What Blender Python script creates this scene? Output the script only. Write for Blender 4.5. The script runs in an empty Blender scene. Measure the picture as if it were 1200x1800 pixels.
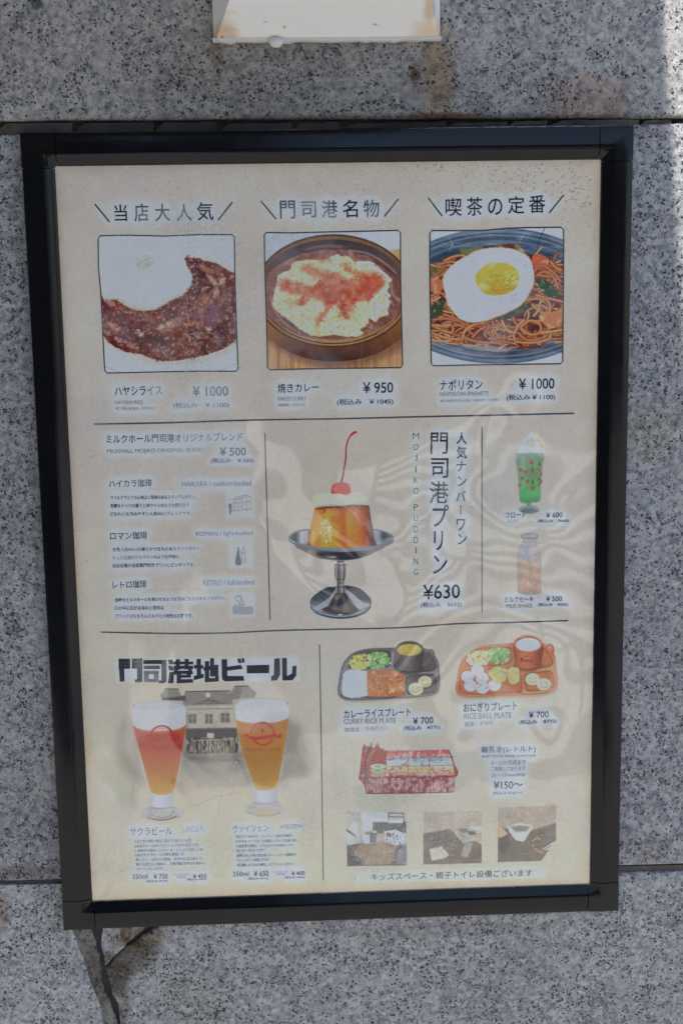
import bpy, bmesh, math, random
import numpy as np
from mathutils import Matrix, Vector, geometry

sc = bpy.context.scene
COL = sc.collection
ZC = 1.35            # height of the poster's centre above the pavement (m)
WALL_Y = 0.010       # face of the stone; the printed sheet lies on y = 0

# ------------------------------------------------------------------ camera
cam_d = bpy.data.cameras.new('camera')
cam = bpy.data.objects.new('camera', cam_d)
COL.objects.link(cam)
CAM_LOC = Vector((-0.04876, -1.41003, 0.26764 + ZC))
RM = Matrix(((0.99900261, 0.02298387, -0.03828228),
             (-0.04148624, 0.16070051, -0.98613094),
             (-0.01651313, 0.98673557, 0.16149374)))
cam.matrix_world = Matrix.Translation(CAM_LOC) @ RM.to_4x4()
cam_d.sensor_fit = 'VERTICAL'
cam_d.sensor_height = 24.0
cam_d.lens = 2246.0 / 1800.0 * 24.0
cam_d.clip_start = 0.05
cam_d.clip_end = 300
cam_d.dof.use_dof = True
cam_d.dof.focus_distance = 1.42
cam_d.dof.aperture_fstop = 8.0
sc.camera = cam

# ------------------------------------------------------------------ sky, sun, exposure
SUN = Vector((-0.082, -0.50, 0.86)).normalized()      # towards the sun
world = bpy.data.worlds.new('World')
sc.world = world
world.use_nodes = True
wt = world.node_tree
sky = wt.nodes.new('ShaderNodeTexSky')
sky.sky_type = 'NISHITA'
sky.sun_disc = False
sky.sun_elevation = math.asin(SUN.z)
sky.sun_rotation = math.atan2(SUN.x, SUN.y)
sky.air_density = 1.0
sky.dust_density = 0.5
sky.ozone_density = 2.5
wt.links.new(sky.outputs[0], wt.nodes['Background'].inputs[0])
wt.nodes['Background'].inputs[1].default_value = 0.12
sun_d = bpy.data.lights.new('sun', 'SUN')
sun_d.energy = 4.0
sun_d.angle = math.radians(0.53)
sun_d.color = (1.0, 0.965, 0.91)
sun = bpy.data.objects.new('sun', sun_d)
sun.rotation_euler = SUN.to_track_quat('Z', 'Y').to_euler()
COL.objects.link(sun)
sc.view_settings.view_transform = 'Standard'
sc.view_settings.look = 'None'
sc.view_settings.gamma = 1
sc.view_settings.exposure = 1.06
KP = 1.76      # print: picture colour -> paper reflectance
PRINT_WB = (1.035, 1.0, 0.965)
PRINT_LIFT = 0.009
WAVE_AMP = 0.0010    # slackness of the clear film (m)
sc.cycles.max_bounces = 8
sc.cycles.transparent_max_bounces = 12
sc.cycles.caustics_reflective = False
sc.cycles.caustics_refractive = False

# ------------------------------------------------------------------ measured layout: photograph point -> point on the sheet (m)
HP = np.array([[0.0005916143304555687, -1.030541692770193e-05, -0.340138020198125],
               [-1.4422337708436075e-05, -0.0006015642339305739, 0.5841788668204962],
               [-1.7399228922169714e-05, -6.739740515616965e-05, 1.0]])
HI = np.linalg.inv(HP)

def P(x, y, depth=0.0):
    """sheet coordinates (x, z) of a measured point; depth = plane y (towards the wall is +)"""
    v = HP @ np.array([x, y, 1.0])
    a, b = v[0] / v[2], v[1] / v[2]
    if depth:
        k = (depth - CAM_LOC.y) / (0 - CAM_LOC.y)
        a = CAM_LOC.x + (a - CAM_LOC.x) * k
        b = (CAM_LOC.z - ZC) + (b - (CAM_LOC.z - ZC)) * k
    return a, b

def PXY(a, b):
    w = HI[2, 0] * a + HI[2, 1] * b + HI[2, 2]
    return (HI[0, 0] * a + HI[0, 1] * b + HI[0, 2]) / w, (HI[1, 0] * a + HI[1, 1] * b + HI[1, 2]) / w

def crop(ox, oy, s):
    def f(pts):
        return [(ox + u / s, oy + v / s) for u, v in pts]
    f.s = s
    f.o = (ox, oy)
    return f

# ------------------------------------------------------------------ object helpers
def link_obj(name, me, mat=None, parent=None):
    o = bpy.data.objects.new(name, me)
    COL.objects.link(o)
    if mat is not None and me is not None and len(me.materials) == 0:
        me.materials.append(mat)
    if parent is not None:
        o.parent = parent
    return o

def thing(name, label, cat, o=None, group=None):
    if o is None:
        o = bpy.data.objects.new(name, None)
        o.empty_display_size = 0.05
        COL.objects.link(o)
    o['label'] = label
    o['category'] = cat
    if group:
        o['group'] = group
    return o

def mesh_from(name, verts, faces, smooth=False):
    me = bpy.data.meshes.new(name)
    me.from_pydata(verts, [], faces)
    if smooth:
        me.polygons.foreach_set('use_smooth', [True] * len(me.polygons))
    me.update()
    return me

def box_bm(bm, x0, x1, y0, y1, z0, z1):
    vs = [bm.verts.new(p) for p in ((x0, y0, z0), (x1, y0, z0), (x1, y1, z0), (x0, y1, z0),
                                     (x0, y0, z1), (x1, y0, z1), (x1, y1, z1), (x0, y1, z1))]
    for f in ((0, 3, 2, 1), (4, 5, 6, 7), (0, 1, 5, 4), (1, 2, 6, 5), (2, 3, 7, 6), (3, 0, 4, 7)):
        bm.faces.new([vs[i] for i in f])

def bm_obj(name, bm, mat, parent=None, smooth=False, bevel=0, seg=2):
    if bevel:
        bmesh.ops.bevel(bm, geom=bm.edges[:], offset=bevel, segments=seg, affect='EDGES', profile=0.6)
    bmesh.ops.recalc_face_normals(bm, faces=bm.faces[:])
    me = bpy.data.meshes.new(name)
    bm.to_mesh(me)
    bm.free()
    if smooth:
        me.polygons.foreach_set('use_smooth', [True] * len(me.polygons))
    return link_obj(name, me, mat, parent)

# ------------------------------------------------------------------ node helpers
def lin(c):
    c = np.asarray(c, float) / 255.0
    return np.where(c <= 0.04045, c / 12.92, ((c + 0.055) / 1.055) ** 2.4)

class N:
    def __init__(s, name):
        s.m = bpy.data.materials.new(name)
        s.m.use_nodes = True
        s.t = s.m.node_tree
        s.b = s.t.nodes['Principled BSDF']
        s.out = s.t.nodes['Material Output']
    def n(s, t, **k):
        o = s.t.nodes.new(t)
        for a, b in k.items():
            setattr(o, a, b)
        return o
    def l(s, a, b):
        s.t.links.new(a, b)
    def val(s, sock, v):
        if hasattr(v, 'is_output'):
            s.l(v, sock)
        else:
            sock.default_value = v
    def math(s, op, a, b=0.0, c=0.0, clamp=False):
        o = s.n('ShaderNodeMath', operation=op, use_clamp=clamp)
        s.val(o.inputs[0], a); s.val(o.inputs[1], b); s.val(o.inputs[2], c)
        return o.outputs[0]
    def mix(s, f, a, b, blend='MIX'):
        o = s.n('ShaderNodeMix', data_type='RGBA', blend_type=blend)
        s.val(o.inputs[0], f)
        s.val(o.inputs[6], tuple(a) + (1,) if isinstance(a, (tuple, list, np.ndarray)) else a)
        s.val(o.inputs[7], tuple(b) + (1,) if isinstance(b, (tuple, list, np.ndarray)) else b)
        return o.outputs[2]
    def pos(s):
        return s.n('ShaderNodeNewGeometry').outputs['Position']
    def scaled(s, vec, sx, sy, sz):
        o = s.n('ShaderNodeVectorMath', operation='MULTIPLY')
        s.l(vec, o.inputs[0]); o.inputs[1].default_value = (sx, sy, sz)
        return o.outputs[0]
    def noise(s, vec, scale, detail=4, rough=0.6, dist=0.0):
        o = s.n('ShaderNodeTexNoise')
        s.l(vec, o.inputs['Vector'])
        o.inputs['Scale'].default_value = scale
        o.inputs['Detail'].default_value = detail
        o.inputs['Roughness'].default_value = rough
        o.inputs['Distortion'].default_value = dist
        return o
    def ramp(s, fac, stops, interp='LINEAR'):
        o = s.n('ShaderNodeValToRGB')
        o.color_ramp.interpolation = interp
        e = o.color_ramp.elements
        while len(e) < len(stops):
            e.new(0.5)
        for i, (p, c) in enumerate(stops):
            e[i].position = p
            c = tuple(c) if isinstance(c, (tuple, list, np.ndarray)) else (c, c, c)
            e[i].color = c + (1,)
        s.l(fac, o.inputs[0])
        return o.outputs[0]
    def smooth(s, v, a, b):
        o = s.n('ShaderNodeMapRange', interpolation_type='SMOOTHSTEP')
        s.val(o.inputs[0], v)
        o.inputs[1].default_value = a; o.inputs[2].default_value = b
        o.inputs[3].default_value = 0; o.inputs[4].default_value = 1
        return o.outputs[0]
    def bump(s, h, strength, dist):
        o = s.n('ShaderNodeBump')
        s.l(h, o.inputs['Height'])
        o.inputs['Strength'].default_value = strength
        o.inputs['Distance'].default_value = dist
        s.l(o.outputs[0], s.b.inputs['Normal'])
        return o

def plain(name, col, rough=0.5, metallic=0.0, spec=0.5, var=0.12, scale=30, bump=0.0):
    m = N(name)
    nz = m.noise(m.pos(), scale, 5)
    c = tuple(lin(col)) if max(col) > 1 else tuple(col)
    m.l(m.mix(nz.outputs[0], tuple(x * (1 - var) for x in c), tuple(x * (1 + var) for x in c)), m.b.inputs['Base Color'])
    m.b.inputs['Roughness'].default_value = rough
    m.b.inputs['Metallic'].default_value = metallic
    m.b.inputs['Specular IOR Level'].default_value = spec
    if bump:
        m.bump(nz.outputs[0], 0.4, bump)
    return m.m

# blobs: (px, py, radius_x, radius_y in photo pixels, colour, strength, edge softness)
def stain_mask(m, pos, nz, px, py, rx, ry, soft, jag=0.5, depth=WALL_Y):
    a, b = P(px, py, depth)
    k = 0.000625
    sp = m.n('ShaderNodeSeparateXYZ'); m.l(pos, sp.inputs[0])
    dx = m.math('DIVIDE', m.math('SUBTRACT', sp.outputs[0], a), rx * k)
    dz = m.math('DIVIDE', m.math('SUBTRACT', sp.outputs[2], b + ZC), ry * k)
    d = m.math('SQRT', m.math('ADD', m.math('MULTIPLY', dx, dx), m.math('MULTIPLY', dz, dz)))
    d = m.math('ADD', d, m.math('MULTIPLY', m.math('SUBTRACT', nz, 0.5), jag * 2))
    r = m.smooth(d, 1.0 - soft, 1.0 + soft)
    return m.math('SUBTRACT', 1.0, r)

def granite(name, stains=(), light=1.0, tint=(1, 1, 1), grain=1.0, mott=0.58, dots=0.0):
    m = N(name)
    pos = m.pos()
    wob = m.noise(pos, 420 * grain, 3, 0.6)
    add = m.n('ShaderNodeVectorMath', operation='MULTIPLY_ADD')
    m.l(wob.outputs['Color'], add.inputs[0]); add.inputs[1].default_value = (0.0045,) * 3; m.l(pos, add.inputs[2])
    p = add.outputs[0]
    def vor(scale, off):
        sh = m.n('ShaderNodeVectorMath', operation='ADD'); m.l(p, sh.inputs[0]); sh.inputs[1].default_value = (off, off, off)
        v = m.n('ShaderNodeTexVoronoi'); m.l(sh.outputs[0], v.inputs['Vector']); v.inputs['Scale'].default_value = scale
        s = m.n('ShaderNodeSeparateColor'); m.l(v.outputs['Color'], s.inputs[0])
        return s.outputs, v
    big = m.noise(pos, 38, 3, 0.6)
    blot = m.noise(pos, 7, 4, 0.6)
    g1, v1 = vor(205 * grain, 0)
    base = m.ramp(g1[0], [(0.0, (0.20, 0.21, 0.25) if mott < 0.5 else (0.12, 0.13, 0.16)), (0.14, (0.30, 0.315, 0.35) if mott < 0.5 else (0.19, 0.205, 0.24)), (0.4, (0.42, 0.425, 0.44)), (0.7, (0.54, 0.53, 0.50)), (1.0, (0.70, 0.69, 0.67))])
    cloudy = m.noise(pos, 118 * grain, 5, 0.72)
    base = m.mix(mott, base, m.ramp(cloudy.outputs[0], [(0.3, (0.13, 0.14, 0.17)), (0.43, (0.30, 0.31, 0.34)), (0.53, (0.52, 0.51, 0.485)), (0.7, (0.68, 0.67, 0.65))]))
    # biotite grains: two sizes, clustered
    g2, v2 = vor(440 * grain, 3.1)
    thr = m.math('ADD', g2[1], m.math('MULTIPLY', m.math('SUBTRACT', big.outputs[0], 0.5), 0.55))
    k1 = m.math('SUBTRACT', 1.0, m.smooth(thr, 0.05 + dots, 0.10 + dots))
    g3, v3 = vor(700 * grain, 7.7)
    thr3 = m.math('ADD', g3[2], m.math('MULTIPLY', m.math('SUBTRACT', big.outputs[0], 0.5), 0.5))
    k2 = m.math('SUBTRACT', 1.0, m.smooth(thr3, 0.07 + dots, 0.13 + dots))
    c = m.mix(m.math('MULTIPLY', k2, 0.75), base, (0.055, 0.06, 0.08))
    c = m.mix(m.math('MULTIPLY', k1, 0.95), c, (0.022, 0.025, 0.038))
    c = m.mix(m.smooth(blot.outputs[0], 0.35, 0.75), c, m.mix(1.0, c, (0.80, 0.79, 0.80), 'MULTIPLY'))
    c = m.mix(1.0, c, tuple(light * t for t in tint), 'MULTIPLY')
    fine = m.noise(pos, 60, 5, 0.7)
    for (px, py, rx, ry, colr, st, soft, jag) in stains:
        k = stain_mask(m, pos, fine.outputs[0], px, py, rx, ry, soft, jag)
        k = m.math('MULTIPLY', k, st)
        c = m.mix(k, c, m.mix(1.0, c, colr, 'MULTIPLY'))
    m.l(c, m.b.inputs['Base Color'])
    m.b.inputs['Roughness'].default_value = 0.55
    m.b.inputs['Specular IOR Level'].default_value = 0.35
    hb = m.math('ADD', m.math('MULTIPLY', cloudy.outputs[0], 0.7), m.math('MULTIPLY', g1[0], 0.4))
    m.bump(hb, 0.35, 0.0006)
    return m.m

# ================================================================== THE PLACE
# pavement in front of the wall, in the sun beyond the shade of the slab added overhead
def ground_mat():
    m = N('paving_concrete')
    pos = m.pos()
    nz = m.noise(pos, 2.2, 6, 0.6)
    br = m.n('ShaderNodeTexBrick')
    m.l(pos, br.inputs['Vector'])
    br.inputs['Scale'].default_value = 1.0
    br.inputs['Brick Width'].default_value = 0.6
    br.inputs['Row Height'].default_value = 0.3
    br.inputs['Mortar Size'].default_value = 0.006
    br.inputs['Color1'].default_value = (0.54, 0.52, 0.48, 1)
    br.inputs['Color2'].default_value = (0.46, 0.445, 0.42, 1)
    br.inputs['Mortar'].default_value = (0.16, 0.15, 0.13, 1)
    m.l(m.mix(nz.outputs[0], br.outputs[0], m.mix(1.0, br.outputs[0], (0.72, 0.71, 0.70), 'MULTIPLY')), m.b.inputs['Base Color'])
    m.b.inputs['Roughness'].default_value = 0.8
    return m.m
gm = mesh_from('pavement', [(-80, -80, 0), (80, -80, 0), (80, 6, 0), (-80, 6, 0)], [(0, 1, 2, 3)])
g = link_obj('pavement', gm, ground_mat()); g['kind'] = 'structure'

# ------------------------------------------------------------------ granite wall
wall = thing('granite_wall', 'speckled grey granite slab wall that carries the black framed menu', 'wall')
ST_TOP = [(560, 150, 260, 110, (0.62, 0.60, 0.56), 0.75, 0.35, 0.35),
          (770, 130, 26, 85, (0.85, 0.62, 0.33), 0.75, 0.6, 0.5),
          (384, 92, 12, 34, (0.66, 0.50, 0.36), 0.6, 0.6, 0.5),
          (730, 131, 12, 14, (0.5, 0.36, 0.26), 0.7, 0.4, 0.3),
          (730, 145, 7, 26, (0.7, 0.52, 0.4), 0.5, 0.5, 0.4),
          (1035, 175, 78, 46, (0.92, 0.76, 0.68), 0.75, 0.25, 0.5),
          (1040, 190, 60, 30, (1.0, 0.80, 0.68), 0.4, 0.35, 0.6),
          (780, 204, 70, 7, (0.62, 0.33, 0.18), 0.8, 0.4, 0.5),
          (600, 212, 640, 9, (0.42, 0.38, 0.34), 0.8, 0.5, 0.5),
          (150, 90, 260, 130, (0.96, 0.92, 0.85), 0.7, 0.6, 0.3),
          (65, 5, 10, 10, (0.25, 0.26, 0.3), 0.9, 0.4, 0.4)]
ST_MID = [(1085, 232, 60, 10, (0.7, 0.66, 0.62), 0.7, 0.6, 0.5),
          (20, 1535, 90, 14, (0.52, 0.48, 0.45), 0.8, 0.5, 0.4),
          (60, 1400, 90, 170, (0.78, 0.76, 0.74), 0.7, 0.5, 0.5),
          (20, 480, 60, 260, (0.96, 0.95, 1.0), 0.5, 0.5, 0.5),
          (1145, 760, 50, 50, (1.0, 0.95, 0.72), 0.6, 0.5, 0.5),
          (1150, 1490, 34, 26, (0.66, 0.58, 0.54), 0.7, 0.5, 0.5)]
ST_LOW = [(222, 1682, 60, 36, (0.36, 0.31, 0.26), 0.9, 0.35, 0.5),
          (208, 1715, 24, 40, (0.40, 0.35, 0.30), 0.9, 0.35, 0.5),
          (212, 1750, 20, 60, (0.6, 0.56, 0.52), 0.9, 0.4, 0.4),
          (252, 1650, 44, 26, (0.62, 0.46, 0.33), 0.85, 0.4, 0.5),
          (240, 1655, 12, 10, (0.5, 0.32, 0.2), 0.6, 0.3, 0.5),
          (345, 1760, 90, 60, (0.92, 0.90, 0.80), 0.6, 0.5, 0.4),
          (760, 1636, 220, 14, (0.80, 0.77, 0.70), 0.7, 0.5, 0.5),
          (5, 1600, 14, 40, (0.72, 0.60, 0.46), 0.8, 0.5, 0.5)]
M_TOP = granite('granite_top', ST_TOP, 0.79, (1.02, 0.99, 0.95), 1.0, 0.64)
M_MID = granite('granite_middle', ST_MID, 0.78, (0.99, 0.99, 0.995), 1.0, 0.5, 0.015)
M_LOW = granite('granite_low', ST_LOW, 0.80, (1.0, 0.99, 0.98), 1.05, 0.30, 0.02)

def slab(poly, mat, y=WALL_Y, thick=0.03, name='granite_slab', bev=0.0022):
    """poly: (x, z) outline on the wall's face, counter-clockwise seen from outside"""
    bm = bmesh.new()
    f = [bm.verts.new((a, y, b + ZC)) for a, b in poly]
    face = bm.faces.new(f)
    r = bmesh.ops.extrude_face_region(bm, geom=[face])
    for v in r['geom']:
        if isinstance(v, bmesh.types.BMVert):
            v.co.y += thick
    bm.faces.ensure_lookup_table()
    bmesh.ops.recalc_face_normals(bm, faces=bm.faces[:])
    ed = [e for e in bm.edges if all(abs(v.co.y - y) < 1e-6 for v in e.verts)]
    bmesh.ops.bevel(bm, geom=ed, offset=bev, segments=2, affect='EDGES', profile=0.5)
    return bm_obj(name, bm, mat, wall)

def rough_line(pts, n, amp, seed):
    rnd = random.Random(seed)
    out = []
    for i in range(len(pts) - 1):
        for k in range(n):
            t = k / n
            out.append((pts[i][0] * (1 - t) + pts[i + 1][0] * t + rnd.uniform(-amp, amp),
                        pts[i][1] * (1 - t) + pts[i + 1][1] * t + rnd.uniform(-amp, amp)))
    out.append(pts[-1])
    return out

W = lambda x, y: P(x, y, WALL_Y)
zt0 = W(0, 213)[1]; zt1 = W(1200, 207)[1]
zb0 = W(0, 236)[1]; zb1 = W(1200, 217)[1]
def zline(za, zb, x):   # straight joint through the two measured ends
    xa, xb = W(0, 213)[0], W(1200, 207)[0]
    return za + (zb - za) * (x - xa) / (xb - xa)
XS = [-3.1, -1.93, -0.757, 0.753, 1.93, 3.1]
zl = (W(0, 1549)[1] + W(0, 1549)[1]) / 2
zl0, zl1 = W(0, 1549)[1], W(1200, 1519)[1]
zk0, zk1 = W(0, 1556)[1], W(1200, 1532)[1]
def zlow(za, zb, x):
    xa, xb = W(0, 1549)[0], W(1200, 1519)[0]
    return za + (zb - za) * (x - xa) / (xb - xa)
for i in range(5):
    a, b = XS[i] + 0.002, XS[i + 1] - 0.002
    # top course
    lo = rough_line([(a, zline(zt0, zt1, a)), (b, zline(zt0, zt1, b))], 60, 0.0006, i)
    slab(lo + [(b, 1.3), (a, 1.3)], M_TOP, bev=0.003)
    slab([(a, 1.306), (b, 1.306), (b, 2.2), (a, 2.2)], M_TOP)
    # middle course
    slab(rough_line([(a, zlow(zl0, zl1, a)), (b, zlow(zl0, zl1, b))], 40, 0.0004, i + 9) +
         rough_line([(b, zline(zb0, zb1, b)), (a, zline(zb0, zb1, a))], 40, 0.0005, i + 19), M_MID, y=WALL_Y + (0.0 if i == 2 else 0.001))
    # bottom course
    if i != 2:
        slab([(a, -ZC), (b, -ZC), (b, zlow(zk0, zk1, b)), (a, zlow(zk0, zk1, a))], M_LOW)
cc = crop(100, 1600, 5)
def Wp(pts):
    return [W(x, y) for x, y in cc(pts)]
a, b = XS[2] + 0.002, XS[3] - 0.002
# the broken vertical joint under the frame's left corner
left_edge = Wp([(95, 60), (120, 120), (145, 175), (185, 300), (240, 440), (270, 560), (330, 700), (385, 850), (410, 1000), (450, 1200)])
left_edge = rough_line(left_edge, 4, 0.0006, 5)
xe = left_edge[-1][0]
slab([(a, -ZC), (xe, -ZC)] + left_edge[::-1] + [(left_edge[0][0], zlow(zk0, zk1, left_edge[0][0])), (a, zlow(zk0, zk1, a))], M_LOW, bev=0.0006)
right_edge = Wp([(960, 60), (900, 140), (800, 195), (684, 274), (556, 372), (436, 512), (462, 640), (490, 740), (535, 850), (556, 1000), (594, 1200)])
right_edge = rough_line(right_edge, 5, 0.0011, 6)
xr = right_edge[-1][0]
slab([(xr, -ZC), (b, -ZC), (b, zlow(zk0, zk1, b)), (right_edge[0][0], zlow(zk0, zk1, right_edge[0][0]))] + right_edge, M_LOW, bev=0.003)
chip = rough_line(Wp([(385, 60), (395, 175), (388, 300), (412, 400), (428, 505), (520, 400), (590, 335), (660, 260), (760, 190), (800, 120), (820, 60)]), 3, 0.0008, 8)
M_CHIP = granite('granite_chip', [(215, 1655, 22, 12, (0.62, 0.55, 0.45), 0.9, 0.5, 0.5), (222, 1640, 11, 24, (0.5, 0.26, 0.15), 0.9, 0.25, 0.5),
                                  (246, 1642, 14, 14, (0.5, 0.30, 0.2), 0.85, 0.3, 0.6), (188, 1690, 22, 20, (0.5, 0.45, 0.38), 0.9, 0.4, 0.4)], 0.80, (1.0, 0.99, 0.99), 1.2, 0.34, 0.015)
slab(chip, M_CHIP, y=WALL_Y + 0.001, name='granite_chip', bev=0.002)
smear = Wp([(105, 60), (138, 175), (176, 300), (230, 440), (260, 560), (318, 700), (372, 850), (398, 1000), (438, 1200),
            (576, 1200), (538, 1000), (482, 850), (424, 720), (392, 560), (380, 440), (350, 300), (310, 175), (280, 60)])
smear = rough_line(smear, 3, 0.0008, 11)
M_SMEAR = granite('dirty_mortar', [(170, 1720, 26, 60, (0.55, 0.5, 0.45), 0.8, 0.5, 0.5)], 0.40, (1.0, 0.92, 0.83), 0.9)
o = slab(smear, M_SMEAR, y=WALL_Y + 0.0009, name='mortar_strip', bev=0.0012)

def mortar_mat(name, c1, c2, c3):
    m = N(name)
    pos = m.pos()
    a = m.noise(pos, 14, 6, 0.65)
    b_ = m.noise(pos, 180, 4, 0.6)
    c = m.ramp(a.outputs[0], [(0.3, c1), (0.5, c2), (0.7, c3)])
    m.l(m.mix(b_.outputs[0], c, m.mix(1.0, c, (0.5, 0.5, 0.5), 'MULTIPLY')), m.b.inputs['Base Color'])
    m.b.inputs['Roughness'].default_value = 0.95
    m.bump(b_.outputs[0], 0.8, 0.002)
    return m.m
M_MORT = mortar_mat('joint_mortar', (0.035, 0.03, 0.028), (0.07, 0.055, 0.045), (0.12, 0.09, 0.07))
M_SEAL = mortar_mat('joint_sealant', (0.09, 0.078, 0.066), (0.15, 0.13, 0.11), (0.22, 0.19, 0.165))
M_OLD = mortar_mat('old_mortar', (0.05, 0.04, 0.032), (0.09, 0.075, 0.06), (0.16, 0.135, 0.11))
M_CRACK = mortar_mat('crack_fill', (0.05, 0.042, 0.036), (0.08, 0.07, 0.062), (0.13, 0.125, 0.125))
bm = bmesh.new(); box_bm(bm, -3.1, 3.1, WALL_Y + 0.0105, WALL_Y + 0.2, 0.0, 3.55)
o = bm_obj('mortar_bed', bm, M_MORT, wall)
# crumbling joint above the frame, its pieces of old mortar
rnd = random.Random(4)
x = -0.78
k = 0
while x < 0.78:
    w = rnd.uniform(0.03, 0.12)
    xa, xb = x + 0.0008, x + w
    top = zline(zt0, zt1, xa) - rnd.uniform(0.001, 0.003)
    bot = zline(zb0, zb1, xa) + rnd.uniform(-0.0006, 0.001)
    pts = rough_line([(xa, bot), (xb, bot + rnd.uniform(-.0004, .0004)), (xb, top), (xa, top + rnd.uniform(-.001, .0005))], 6, 0.0005, 100 + k)
    slab(pts[:-1], M_OLD if (rnd.random() < 0.5) else M_MORT, y=WALL_Y + rnd.uniform(0.002, 0.006), thick=0.008, name='mortar_piece', bev=0.0008)
    x += w
    k += 1
# flat grout of the lower joint, left and right
pts = [(a, zlow(zk0, zk1, a) - 0.001), (b, zlow(zk0, zk1, b) - 0.001), (b, zlow(zl0, zl1, b) - 0.0026), (a, zlow(zl0, zl1, a) - 0.0012)]
slab(pts, M_SEAL, y=WALL_Y + 0.0035, thick=0.008, name='mortar_bead', bev=0.0006)
# fill lying deep in the crack
pts = Wp([(276, 60), (300, 175), (340, 300), (372, 430), (382, 560), (404, 720), (460, 850), (520, 1000), (560, 1200), (598, 1200), (560, 1000), (540, 850), (496, 750),
          (474, 640), (452, 530), (560, 395), (690, 290), (800, 210), (900, 145), (960, 60), (830, 60), (770, 180), (660, 262), (590, 338), (520, 402), (430, 508), (412, 400), (384, 300), (392, 175), (384, 60)])
slab(pts, M_CRACK, y=WALL_Y + 0.0060, thick=0.004, name='crack_fill', bev=0.0005)
# drilled hole with rust ring above the frame
hx, hz = W(729, 131)
bm = bmesh.new()
for r0, r1, y0, y1 in ((0.0046, 0.0030, 0.0, -0.0011), (0.0030, 0.0019, -0.0011, -0.0004)):
    n = 20
    A = [bm.verts.new((hx + r0 * math.cos(2 * math.pi * i / n) * (1 + .08 * math.sin(5 * i)), WALL_Y + y0 - 0.0002, hz + ZC + r0 * math.sin(2 * math.pi * i / n))) for i in range(n)]
    B = [bm.verts.new((hx + r1 * math.cos(2 * math.pi * i / n), WALL_Y + y1 - 0.0002, hz + ZC + r1 * math.sin(2 * math.pi * i / n))) for i in range(n)]
    for i in range(n):
        bm.faces.new((A[i], A[(i + 1) % n], B[(i + 1) % n], B[i]))
C_ = [bm.verts.new((hx + .0019 * math.cos(2 * math.pi * i / 16), WALL_Y - .0006, hz + ZC + .0019 * math.sin(2 * math.pi * i / 16))) for i in range(16)]
bm.faces.new(C_)
anchor = bm_obj('rusty_anchor', bm, plain('rusty_metal', (0.10, 0.055, 0.032), 0.9, var=0.4, scale=400), None)
thing('rusty_anchor', 'small rusty anchor sleeve set in the granite above the frame, right of the middle', 'anchor', anchor)
bm = bmesh.new(); bmesh.ops.create_circle(bm, cap_ends=True, radius=0.0014, segments=14, matrix=Matrix.Translation((hx, WALL_Y - .0009, hz + ZC)) @ Matrix.Rotation(math.pi / 2, 4, 'X'))
bm_obj('hole', bm, plain('hole_black', (0.006, 0.005, 0.005), 1.0), anchor)

# ------------------------------------------------------------------ white metal box over the sign
M_WHITE = N('white_enamel')
def white_enamel():
    m = M_WHITE
    pos = m.pos()
    nz = m.noise(pos, 70, 6, 0.7)
    sp = m.n('ShaderNodeMapping'); m.l(pos, sp.inputs[0]); sp.inputs['Scale'].default_value = (12, 12, 160)
    br = m.noise(sp.outputs[0], 6, 4, 0.6)
    c = m.mix(m.smooth(br.outputs[0], 0.55, 0.8), (0.80, 0.79, 0.77), (0.74, 0.725, 0.70))
    for px, py, rx, ry, st, colr in ((392, 62, 24, 20, 0.95, (0.42, 0.21, 0.07)), (420, 70, 60, 7, 0.6, (0.5, 0.3, 0.12)), (756, 66, 34, 12, 0.8, (0.5, 0.3, 0.12)),
                                     (758, 10, 11, 18, 0.95, (0.42, 0.22, 0.08)), (752, 44, 24, 8, 0.7, (0.55, 0.38, 0.2)), (775, 60, 8, 40, 0.7, (0.55, 0.38, 0.2)),
                                     (500, 45, 2.4, 1.5, 1, (0.1, 0.09, 0.08)), (660, 40, 3.5, 1.5, 1, (0.12, 0.1, 0.08)), (669, 64, 6, 2, 1, (0.10, 0.10, 0.04)), (466, 36, 4, 1, 1, (0.25, 0.23, 0.2)),
                                     (390, 63, 2.4, 2.4, 1, (0.03, 0.02, 0.02)), (404, 20, 14, 3, 0.5, (0.5, 0.35, 0.18)), (402, 50, 14, 3, 0.6, (0.5, 0.3, 0.14))):
        # the box stands proud of the wall: measured positions are on its own front
        k = stain_mask(m, pos, nz.outputs[0], px, py, rx, ry, 0.55, 0.5, -0.002 - 0.042 * (1 - py / 75))
        c = m.mix(m.math('MULTIPLY', k, st * 0.6), c, m.mix(1.0, m.mix(0.0, colr, colr), (1.25, 1.25, 1.25), 'MULTIPLY'))
    m.l(c, m.b.inputs['Base Color'])
    m.b.inputs['Roughness'].default_value = 0.5
    m.bump(nz.outputs[0], 0.25, 0.0004)
    return m.m
white_enamel()
M_DRIP = plain('old_white_paint', (0.62, 0.60, 0.57), 0.6, var=0.15, scale=200, bump=0.0004)
box = thing('white_metal_box', 'white enamelled metal box with rusty lower corners, fixed above the frame', 'metal box')
yb = WALL_Y - 0.001
xL, zB = P(374, 74, yb - 0.006); xR, zB2 = P(775, 71, yb - 0.006)
x1L, z1 = P(403, 0, yb - 0.05); x1R, _ = P(756, 0, yb - 0.05)
zz0 = zB + 0.0025
sl = 0.048 / 0.045
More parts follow.
